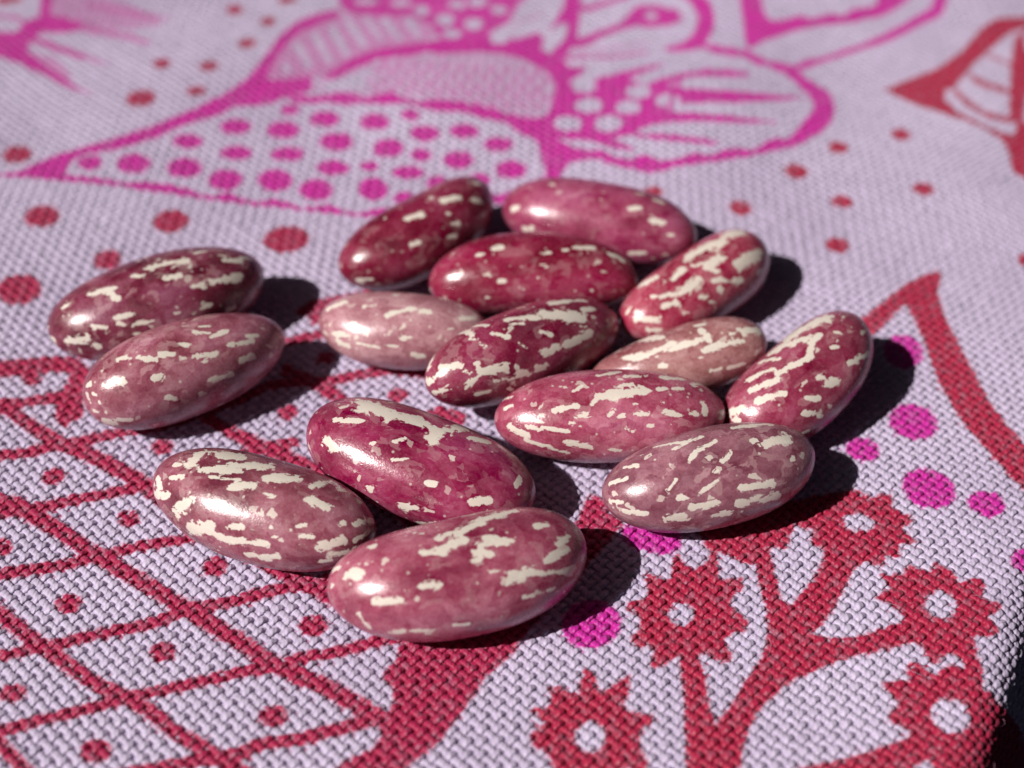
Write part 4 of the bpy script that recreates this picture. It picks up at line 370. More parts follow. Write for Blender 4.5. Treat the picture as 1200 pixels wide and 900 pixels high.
,["p",1,[[0.402,12.107],[0.417,12.071],[0.446,12.014],[0.495,11.962],[0.555,11.932],[0.624,11.914],[0.697,11.903],[0.774,11.904],[0.85,11.912],[0.905,11.911],[0.931,11.895],[0.955,11.863],[0.998,11.824],[1.056,11.797],[1.119,11.774],[1.179,11.751],[1.23,11.727],[1.274,11.703],[1.314,11.687],[1.365,11.68],[1.426,11.678],[1.49,11.684],[1.548,11.7],[1.601,11.724],[1.66,11.746],[1.73,11.764],[1.805,11.78],[1.871,11.793],[1.93,11.805],[1.995,11.817],[2.065,11.832],[2.137,11.853],[2.205,11.874],[2.268,11.894],[2.337,11.916],[2.419,11.943],[2.505,11.973],[2.591,12.011],[2.675,12.052],[2.743,12.084],[2.799,12.108],[2.863,12.135],[2.942,12.181],[3.031,12.253],[3.121,12.337],[3.201,12.419],[3.273,12.498],[3.349,12.596],[3.425,12.724],[3.486,12.874],[3.525,13.029],[3.54,13.183],[3.519,13.309],[3.479,13.392],[3.434,13.456],[3.382,13.51],[3.328,13.553],[3.28,13.596],[3.24,13.658],[3.197,13.735],[3.139,13.799],[3.066,13.822],[2.993,13.822],[2.929,13.83],[2.872,13.861],[2.82,13.9],[2.779,13.933],[2.756,13.95],[2.727,13.975],[2.676,14.0],[2.598,14.025],[2.504,14.052],[2.412,14.079],[2.324,14.107],[2.232,14.138],[2.143,14.161],[2.057,14.17],[1.978,14.169],[1.924,14.168],[1.92,14.033],[1.973,14.045],[2.049,14.058],[2.128,14.052],[2.205,14.012],[2.289,13.955],[2.378,13.909],[2.475,13.892],[2.572,13.889],[2.644,13.877],[2.672,13.847],[2.682,13.805],[2.713,13.758],[2.769,13.735],[2.832,13.725],[2.895,13.708],[2.955,13.681],[3.013,13.648],[3.057,13.609],[3.093,13.555],[3.13,13.482],[3.171,13.403],[3.214,13.331],[3.251,13.266],[3.276,13.2],[3.292,13.13],[3.298,13.066],[3.293,13.03],[3.284,13.0],[3.271,12.957],[3.255,12.913],[3.227,12.858],[3.177,12.776],[3.112,12.672],[3.045,12.548],[2.979,12.428],[2.921,12.344],[2.871,12.317],[2.813,12.314],[2.736,12.285],[2.653,12.209],[2.576,12.126],[2.503,12.07],[2.43,12.06],[2.352,12.073],[2.269,12.069],[2.19,12.026],[2.125,11.974],[2.065,11.94],[2.007,11.943],[1.945,11.962],[1.871,11.964],[1.792,11.93],[1.718,11.884],[1.652,11.852],[1.597,11.848],[1.551,11.857],[1.505,11.871],[1.454,11.894],[1.398,11.922],[1.338,11.94],[1.283,11.93],[1.24,11.906],[1.196,11.894],[1.141,11.907],[1.083,11.933],[1.036,11.959],[1.008,11.984],[0.978,12.02],[0.926,12.056],[0.855,12.074],[0.779,12.083],[0.714,12.1],[0.659,12.132],[0.608,12.171],[0.568,12.202],[0.539,12.22],[0.511,12.239],[0.488,12.256]]]
,["p",0.8,[[1.642,12.462],[1.696,12.699],[1.776,13.051],[1.858,13.323],[1.919,13.405],[1.987,13.411],[2.07,13.412],[2.163,13.43],[2.26,13.44],[2.355,13.446],[2.453,13.45],[2.55,13.452],[2.619,13.453],[2.64,13.579],[2.572,13.585],[2.474,13.594],[2.372,13.594],[2.272,13.579],[2.171,13.554],[2.078,13.526],[1.996,13.523],[1.909,13.511],[1.817,13.388],[1.727,13.088],[1.646,12.728],[1.592,12.488]]]
,["p",0.5,[[-2.7,13.368],[-2.639,13.671],[-2.535,14.038],[-2.409,14.301],[-2.171,14.545],[-1.76,14.821],[-1.297,14.755],[-0.984,14.477],[-0.836,14.211],[-1.154,13.97],[-1.535,13.903],[-1.802,13.631],[-1.975,13.441],[-2.216,13.399]]]
,["w",0.8,[[-2.554,13.634],[-2.538,13.581],[-2.518,13.508],[-2.503,13.456],[-2.45,13.481],[-2.463,13.535],[-2.48,13.61],[-2.493,13.665]]]
,["w",0.8,[[-2.475,14.012],[-2.444,13.944],[-2.4,13.848],[-2.359,13.757],[-2.319,13.668],[-2.28,13.58],[-2.253,13.518],[-2.206,13.56],[-2.228,13.627],[-2.262,13.725],[-2.299,13.825],[-2.344,13.922],[-2.392,14.017],[-2.426,14.083]]]
,["w",0.8,[[-2.293,14.248],[-2.26,14.156],[-2.212,14.026],[-2.164,13.904],[-2.116,13.796],[-2.068,13.696],[-2.035,13.628],[-1.99,13.679],[-2.019,13.754],[-2.06,13.862],[-2.103,13.974],[-2.149,14.097],[-2.197,14.228],[-2.231,14.321]]]
,["w",0.8,[[-2.114,14.401],[-2.082,14.308],[-2.036,14.176],[-1.989,14.051],[-1.94,13.938],[-1.89,13.834],[-1.856,13.761],[-1.811,13.815],[-1.839,13.897],[-1.879,14.015],[-1.921,14.135],[-1.967,14.26],[-2.016,14.389],[-2.052,14.48]]]
,["w",0.8,[[-1.953,14.563],[-1.915,14.478],[-1.862,14.358],[-1.81,14.242],[-1.761,14.134],[-1.713,14.029],[-1.679,13.955],[-1.634,14.013],[-1.661,14.097],[-1.701,14.219],[-1.745,14.343],[-1.797,14.468],[-1.852,14.591],[-1.891,14.676]]]
,["w",0.8,[[-1.737,14.66],[-1.696,14.562],[-1.639,14.424],[-1.587,14.302],[-1.547,14.215],[-1.513,14.147],[-1.49,14.102],[-1.457,14.165],[-1.478,14.213],[-1.509,14.285],[-1.545,14.373],[-1.592,14.498],[-1.646,14.642],[-1.685,14.744]]]
,["w",0.8,[[-1.543,14.632],[-1.505,14.55],[-1.451,14.433],[-1.4,14.323],[-1.352,14.23],[-1.307,14.146],[-1.276,14.088],[-1.243,14.151],[-1.268,14.221],[-1.305,14.321],[-1.345,14.427],[-1.393,14.544],[-1.444,14.666],[-1.481,14.751]]]
,["w",0.8,[[-1.26,14.562],[-1.228,14.493],[-1.184,14.396],[-1.145,14.31],[-1.114,14.242],[-1.086,14.181],[-1.067,14.138],[-1.029,14.191],[-1.041,14.243],[-1.061,14.321],[-1.088,14.409],[-1.125,14.508],[-1.168,14.612],[-1.199,14.685]]]
,["p",0.85,[[-2.123,15.814],[-2.026,14.908],[-1.895,14.764],[-1.596,14.751],[-1.194,14.708],[-0.923,14.429],[-0.813,14.126],[-0.674,13.998],[-0.499,13.958],[-0.27,14.028],[-0.175,14.211],[0.0,14.539],[0.06,14.887],[0.223,15.185],[0.228,15.722]]]
,["w",0.85,[[-0.971,14.842],[-0.98,14.779],[-1.011,14.734],[-1.055,14.72],[-1.101,14.741],[-1.137,14.79],[-1.152,14.855],[-1.143,14.919],[-1.112,14.964],[-1.068,14.978],[-1.021,14.957],[-0.986,14.908]]]
,["w",0.85,[[-0.682,14.581],[-0.693,14.508],[-0.727,14.456],[-0.776,14.439],[-0.826,14.463],[-0.865,14.521],[-0.881,14.598],[-0.871,14.672],[-0.836,14.724],[-0.787,14.74],[-0.736,14.715],[-0.698,14.657]]]
,["w",0.85,[[-0.574,14.24],[-0.587,14.178],[-0.625,14.134],[-0.677,14.12],[-0.731,14.138],[-0.772,14.186],[-0.789,14.249],[-0.777,14.312],[-0.739,14.356],[-0.685,14.37],[-0.631,14.35],[-0.59,14.302]]]
,["w",0.85,[[-0.672,14.581],[-0.681,14.517],[-0.708,14.473],[-0.747,14.458],[-0.787,14.478],[-0.818,14.528],[-0.831,14.593],[-0.823,14.657],[-0.795,14.702],[-0.756,14.715],[-0.716,14.695],[-0.685,14.645]]]
,["w",0.85,[[-0.334,14.465],[-0.348,14.393],[-0.386,14.34],[-0.44,14.321],[-0.494,14.34],[-0.534,14.394],[-0.551,14.468],[-0.538,14.541],[-0.499,14.593],[-0.445,14.61],[-0.391,14.589],[-0.35,14.536]]]
,["w",0.85,[[-0.292,14.989],[-0.306,14.93],[-0.346,14.888],[-0.4,14.875],[-0.456,14.895],[-0.497,14.944],[-0.514,15.007],[-0.5,15.066],[-0.46,15.107],[-0.405,15.117],[-0.349,15.096],[-0.307,15.049]]]
,["w",0.85,[[-0.522,14.946],[-0.537,14.896],[-0.581,14.862],[-0.64,14.853],[-0.701,14.873],[-0.747,14.916],[-0.765,14.971],[-0.75,15.021],[-0.707,15.055],[-0.646,15.062],[-0.585,15.041],[-0.54,14.999]]]
,["w",0.85,[[-1.172,15.047],[-1.189,15.006],[-1.239,14.977],[-1.309,14.967],[-1.38,14.979],[-1.434,15.009],[-1.455,15.05],[-1.439,15.092],[-1.389,15.123],[-1.319,15.135],[-1.247,15.122],[-1.193,15.09]]]
,["w",0.85,[[-1.579,15.085],[-1.595,15.043],[-1.644,15.008],[-1.713,14.991],[-1.783,14.994],[-1.836,15.018],[-1.858,15.056],[-1.843,15.098],[-1.794,15.135],[-1.725,15.154],[-1.654,15.15],[-1.6,15.124]]]
,["w",0.85,[[-0.05,14.807],[-0.063,14.759],[-0.099,14.722],[-0.149,14.708],[-0.199,14.721],[-0.236,14.757],[-0.25,14.808],[-0.237,14.857],[-0.2,14.892],[-0.15,14.904],[-0.1,14.891],[-0.063,14.855]]]
,["w",0.8,[[-0.272,14.165],[-0.215,14.327],[-0.039,14.536],[0.06,14.849],[0.223,15.149],[0.588,15.168],[0.539,14.779],[0.375,14.504],[0.215,14.295],[0.058,14.14],[-0.136,14.137]]]
,["p",0.4,[[0.005,14.463],[0.063,14.498],[0.145,14.548],[0.223,14.599],[0.293,14.651],[0.358,14.702],[0.403,14.738],[0.394,14.789],[0.348,14.758],[0.282,14.715],[0.213,14.67],[0.135,14.622],[0.053,14.572],[-0.005,14.537]]]
,["p",1,[[0.388,14.097],[0.453,14.478],[0.602,14.891],[0.654,15.378],[0.838,15.389],[0.797,14.701],[0.742,14.224],[0.594,13.832],[0.46,13.848]]]
,["w",1,[[0.327,13.937],[0.37,14.206],[0.452,14.404],[0.554,14.565],[0.654,14.577],[0.627,14.319],[0.533,14.083],[0.403,13.894]]]
,["p",1,[[0.667,14.034],[0.72,14.061],[0.796,14.099],[0.872,14.149],[0.934,14.212],[0.986,14.278],[1.036,14.333],[1.092,14.376],[1.154,14.413],[1.218,14.45],[1.281,14.49],[1.342,14.527],[1.4,14.553],[1.452,14.566],[1.49,14.56],[1.515,14.546],[1.55,14.543],[1.601,14.546],[1.661,14.551],[1.733,14.556],[1.813,14.563],[1.886,14.578],[1.941,14.614],[1.973,14.661],[1.988,14.693],[1.966,14.845],[1.948,14.857],[1.93,14.878],[1.905,14.903],[1.851,14.934],[1.774,14.971],[1.696,14.996],[1.626,15.007],[1.556,15.007],[1.482,14.98],[1.418,14.915],[1.38,14.837],[1.346,14.768],[1.3,14.704],[1.248,14.639],[1.195,14.583],[1.138,14.541],[1.075,14.506],[1.011,14.465],[0.951,14.415],[0.898,14.365],[0.847,14.326],[0.781,14.294],[0.707,14.264],[0.655,14.243]]]
,["w",0.8,[[1.709,14.774],[1.695,14.73],[1.664,14.7],[1.623,14.69],[1.585,14.704],[1.558,14.737],[1.55,14.782],[1.563,14.825],[1.594,14.856],[1.635,14.866],[1.674,14.852],[1.701,14.818]]]
,["p",1,[[0.641,14.79],[0.712,14.806],[0.812,14.83],[0.908,14.86],[0.98,14.898],[1.044,14.94],[1.118,14.988],[1.226,15.051],[1.345,15.119],[1.431,15.166],[1.416,15.263],[1.331,15.215],[1.211,15.146],[1.103,15.084],[1.028,15.04],[0.966,15.006],[0.901,14.979],[0.81,14.957],[0.711,14.941],[0.641,14.93]]]
,["p",0.75,[[0.573,13.773],[0.642,13.788],[0.741,13.807],[0.844,13.825],[0.941,13.836],[1.043,13.845],[1.155,13.863],[1.295,13.902],[1.443,13.949],[1.548,13.981],[1.547,14.038],[1.442,14.012],[1.294,13.972],[1.155,13.939],[1.045,13.921],[0.944,13.91],[0.847,13.9],[0.744,13.893],[0.645,13.888],[0.577,13.885]]]
,["p",0.3,[[0.699,13.838],[0.765,13.872],[0.862,13.921],[0.971,13.969],[1.099,14.014],[1.241,14.057],[1.364,14.093],[1.458,14.125],[1.533,14.152],[1.583,14.171],[1.58,14.263],[1.53,14.249],[1.456,14.228],[1.362,14.205],[1.24,14.181],[1.097,14.152],[0.966,14.117],[0.854,14.076],[0.755,14.033],[0.687,14.002]]]
,["p",1,[[1.697,15.429],[1.796,15.348],[1.93,15.231],[2.035,15.119],[2.088,15.032],[2.12,14.951],[2.143,14.87],[2.161,14.794],[2.169,14.729],[2.17,14.672],[2.161,14.613],[2.144,14.545],[2.123,14.478],[2.102,14.416],[2.078,14.359],[2.052,14.308],[2.017,14.259],[1.97,14.209],[1.917,14.166],[1.855,14.133],[1.79,14.108],[1.743,14.092],[1.742,13.982],[1.789,13.985],[1.856,13.989],[1.923,13.997],[1.985,14.005],[2.05,14.019],[2.117,14.059],[2.179,14.128],[2.233,14.214],[2.278,14.311],[2.316,14.419],[2.345,14.541],[2.362,14.673],[2.362,14.802],[2.348,14.925],[2.321,15.041],[2.283,15.151],[2.231,15.264],[2.156,15.385],[2.04,15.525],[1.906,15.665],[1.809,15.76]]]
,["p",1,[[2.752,15.72],[2.695,14.992],[2.686,14.619],[2.672,14.214],[2.692,14.045],[2.932,14.252],[3.275,14.456],[3.576,14.599],[4.003,14.737],[4.404,14.936],[4.63,15.152],[4.795,15.355],[5.09,16.284],[4.605,16.123],[4.374,15.234],[4.332,15.117],[4.045,15.008],[3.896,14.847],[3.735,14.865],[3.6,14.777],[3.51,14.714],[3.375,14.772],[3.181,14.666],[2.994,14.615],[2.954,14.793],[2.951,15.027],[3.031,15.719]]]
,["p",1,[[5.358,16.162],[5.284,15.939],[5.185,15.641],[5.106,15.41],[5.067,15.29],[5.054,15.247],[5.041,15.219],[4.995,15.161],[4.925,15.093],[4.844,15.018],[4.762,14.937],[4.678,14.858],[4.597,14.782],[4.52,14.714],[4.445,14.649],[4.365,14.583],[4.275,14.515],[4.179,14.444],[4.075,14.372],[3.958,14.293],[3.834,14.211],[3.722,14.138],[3.63,14.078],[3.55,14.027],[3.483,13.987],[3.434,13.969],[3.397,13.962],[3.353,13.943],[3.292,13.894],[3.227,13.835],[3.181,13.791],[3.185,13.717],[3.232,13.737],[3.298,13.766],[3.358,13.796],[3.398,13.825],[3.436,13.857],[3.486,13.896],[3.554,13.942],[3.635,13.992],[3.728,14.05],[3.84,14.12],[3.964,14.195],[4.083,14.266],[4.188,14.327],[4.286,14.384],[4.379,14.441],[4.464,14.5],[4.541,14.56],[4.619,14.621],[4.701,14.688],[4.784,14.758],[4.862,14.823],[4.937,14.877],[5.016,14.933],[5.095,15.011],[5.162,15.116],[5.205,15.221],[5.249,15.343],[5.334,15.574],[5.441,15.873],[5.52,16.095]]]
,["p",1,[[-6.235,14.271],[-5.846,14.273],[-5.636,14.283],[-5.637,14.47],[-5.465,14.577],[-5.545,15.048],[-5.39,15.063],[-5.366,14.617],[-5.131,14.569],[-4.935,14.463],[-4.971,14.347],[-5.113,14.28],[-5.35,14.3],[-5.442,14.187],[-5.471,14.049],[-5.468,13.943],[-5.252,13.727],[-5.068,13.575],[-4.808,13.329],[-4.558,13.131],[-4.791,13.25],[-5.17,13.516],[-5.519,13.731],[-5.746,13.822],[-6.158,13.957]]]
,["p",0.5,[[-5.472,13.958],[-5.181,13.848],[-4.946,13.631],[-4.869,13.443],[-5.119,13.546],[-5.346,13.724]]]
,["p",0.85,[[-5.478,14.112],[-5.383,14.069],[-5.248,14.005],[-5.117,13.943],[-4.995,13.885],[-4.877,13.828],[-4.795,13.786],[-4.793,13.889],[-4.876,13.935],[-4.993,13.998],[-5.115,14.059],[-5.246,14.122],[-5.381,14.184],[-5.476,14.227]]]
,["p",0.45,[[-4.794,13.786],[-4.748,13.763],[-4.683,13.731],[-4.621,13.7],[-4.563,13.674],[-4.508,13.65],[-4.469,13.634],[-4.47,13.694],[-4.509,13.719],[-4.564,13.754],[-4.621,13.79],[-4.683,13.827],[-4.748,13.864],[-4.794,13.89]]]
,["p",0.6,[[-4.959,14.318],[-4.89,14.297],[-4.79,14.266],[-4.684,14.231],[-4.58,14.197],[-4.471,14.16],[-4.368,14.12],[-4.261,14.071],[-4.159,14.019],[-4.087,13.983],[-4.088,14.08],[-4.16,14.125],[-4.265,14.19],[-4.374,14.253],[-4.481,14.304],[-4.591,14.351],[-4.695,14.394],[-4.8,14.439],[-4.9,14.481],[-4.969,14.509]]]
,["p",0.42,[[-5.375,14.616],[-5.429,15.059],[-4.848,15.13],[-4.508,14.919],[-4.086,14.585],[-4.011,14.388],[-4.397,14.326],[-4.915,14.463]]]
,["p",0.35,[[-4.988,14.802],[-4.852,14.763],[-4.656,14.7],[-4.459,14.634],[-4.262,14.574],[-4.066,14.515],[-3.93,14.472],[-3.943,14.588],[-4.08,14.63],[-4.276,14.688],[-4.47,14.745],[-4.665,14.808],[-4.86,14.868],[-4.996,14.906]]]
,["p",0.7,[[-6.01,14.547],[-5.975,14.539],[-5.924,14.529],[-5.865,14.516],[-5.787,14.5],[-5.702,14.482],[-5.641,14.47],[-5.653,14.564],[-5.714,14.572],[-5.799,14.584],[-5.876,14.596],[-5.936,14.608],[-5.987,14.62],[-6.022,14.628]]]
,["r",1,[[4.155,13.493],[4.421,13.676],[4.863,13.953],[5.237,14.331],[5.54,14.785],[5.791,15.045],[6.181,15.223],[6.808,15.463],[7.17,14.828],[6.233,11.736],[5.586,11.783],[5.359,11.986],[5.267,12.065],[5.307,12.357],[5.328,12.584],[5.235,12.751],[5.11,12.869],[4.908,12.984],[4.686,13.094],[4.318,13.338]]]
,["w",1,[[6.18,14.981],[6.009,14.739],[5.853,14.193],[5.682,13.548],[5.606,13.145],[5.488,12.828],[5.379,12.785],[5.207,12.871],[5.046,13.003],[4.891,13.162],[4.817,13.352],[4.856,13.533],[4.957,13.556],[5.073,13.739],[5.24,13.974],[5.542,14.347],[5.883,14.742]]]
,["w",0.9,[[5.809,13.576],[5.93,13.576],[5.783,12.983],[5.653,13.097]]]
,["w",0.9,[[6.078,14.759],[6.217,14.88],[6.118,14.423],[5.994,14.389]]]
,["r",0.9,[[5.929,14.717],[5.901,14.617],[5.861,14.48],[5.823,14.349],[5.79,14.243],[5.756,14.138],[5.719,14.012],[5.677,13.851],[5.633,13.672],[5.591,13.503],[5.548,13.335],[5.506,13.172],[5.476,13.058],[5.6,13.08],[5.63,13.194],[5.672,13.355],[5.716,13.523],[5.76,13.693],[5.805,13.871],[5.845,14.031],[5.874,14.154],[5.898,14.259],[5.921,14.368],[5.949,14.501],[5.977,14.637],[5.997,14.736]]]
,["r",0.75,[[5.168,13.802],[5.197,13.757],[5.239,13.694],[5.289,13.64],[5.343,13.608],[5.4,13.587],[5.456,13.568],[5.516,13.545],[5.577,13.523],[5.62,13.508],[5.674,13.633],[5.631,13.647],[5.569,13.669],[5.508,13.693],[5.452,13.713],[5.398,13.734],[5.349,13.759],[5.3,13.8],[5.252,13.848],[5.218,13.885]]]
,["r",0.6,[[5.462,14.217],[5.493,14.196],[5.537,14.167],[5.586,14.137],[5.643,14.104],[5.703,14.07],[5.747,14.048],[5.791,14.144],[5.746,14.162],[5.682,14.189],[5.623,14.217],[5.575,14.246],[5.531,14.275],[5.5,14.296]]]
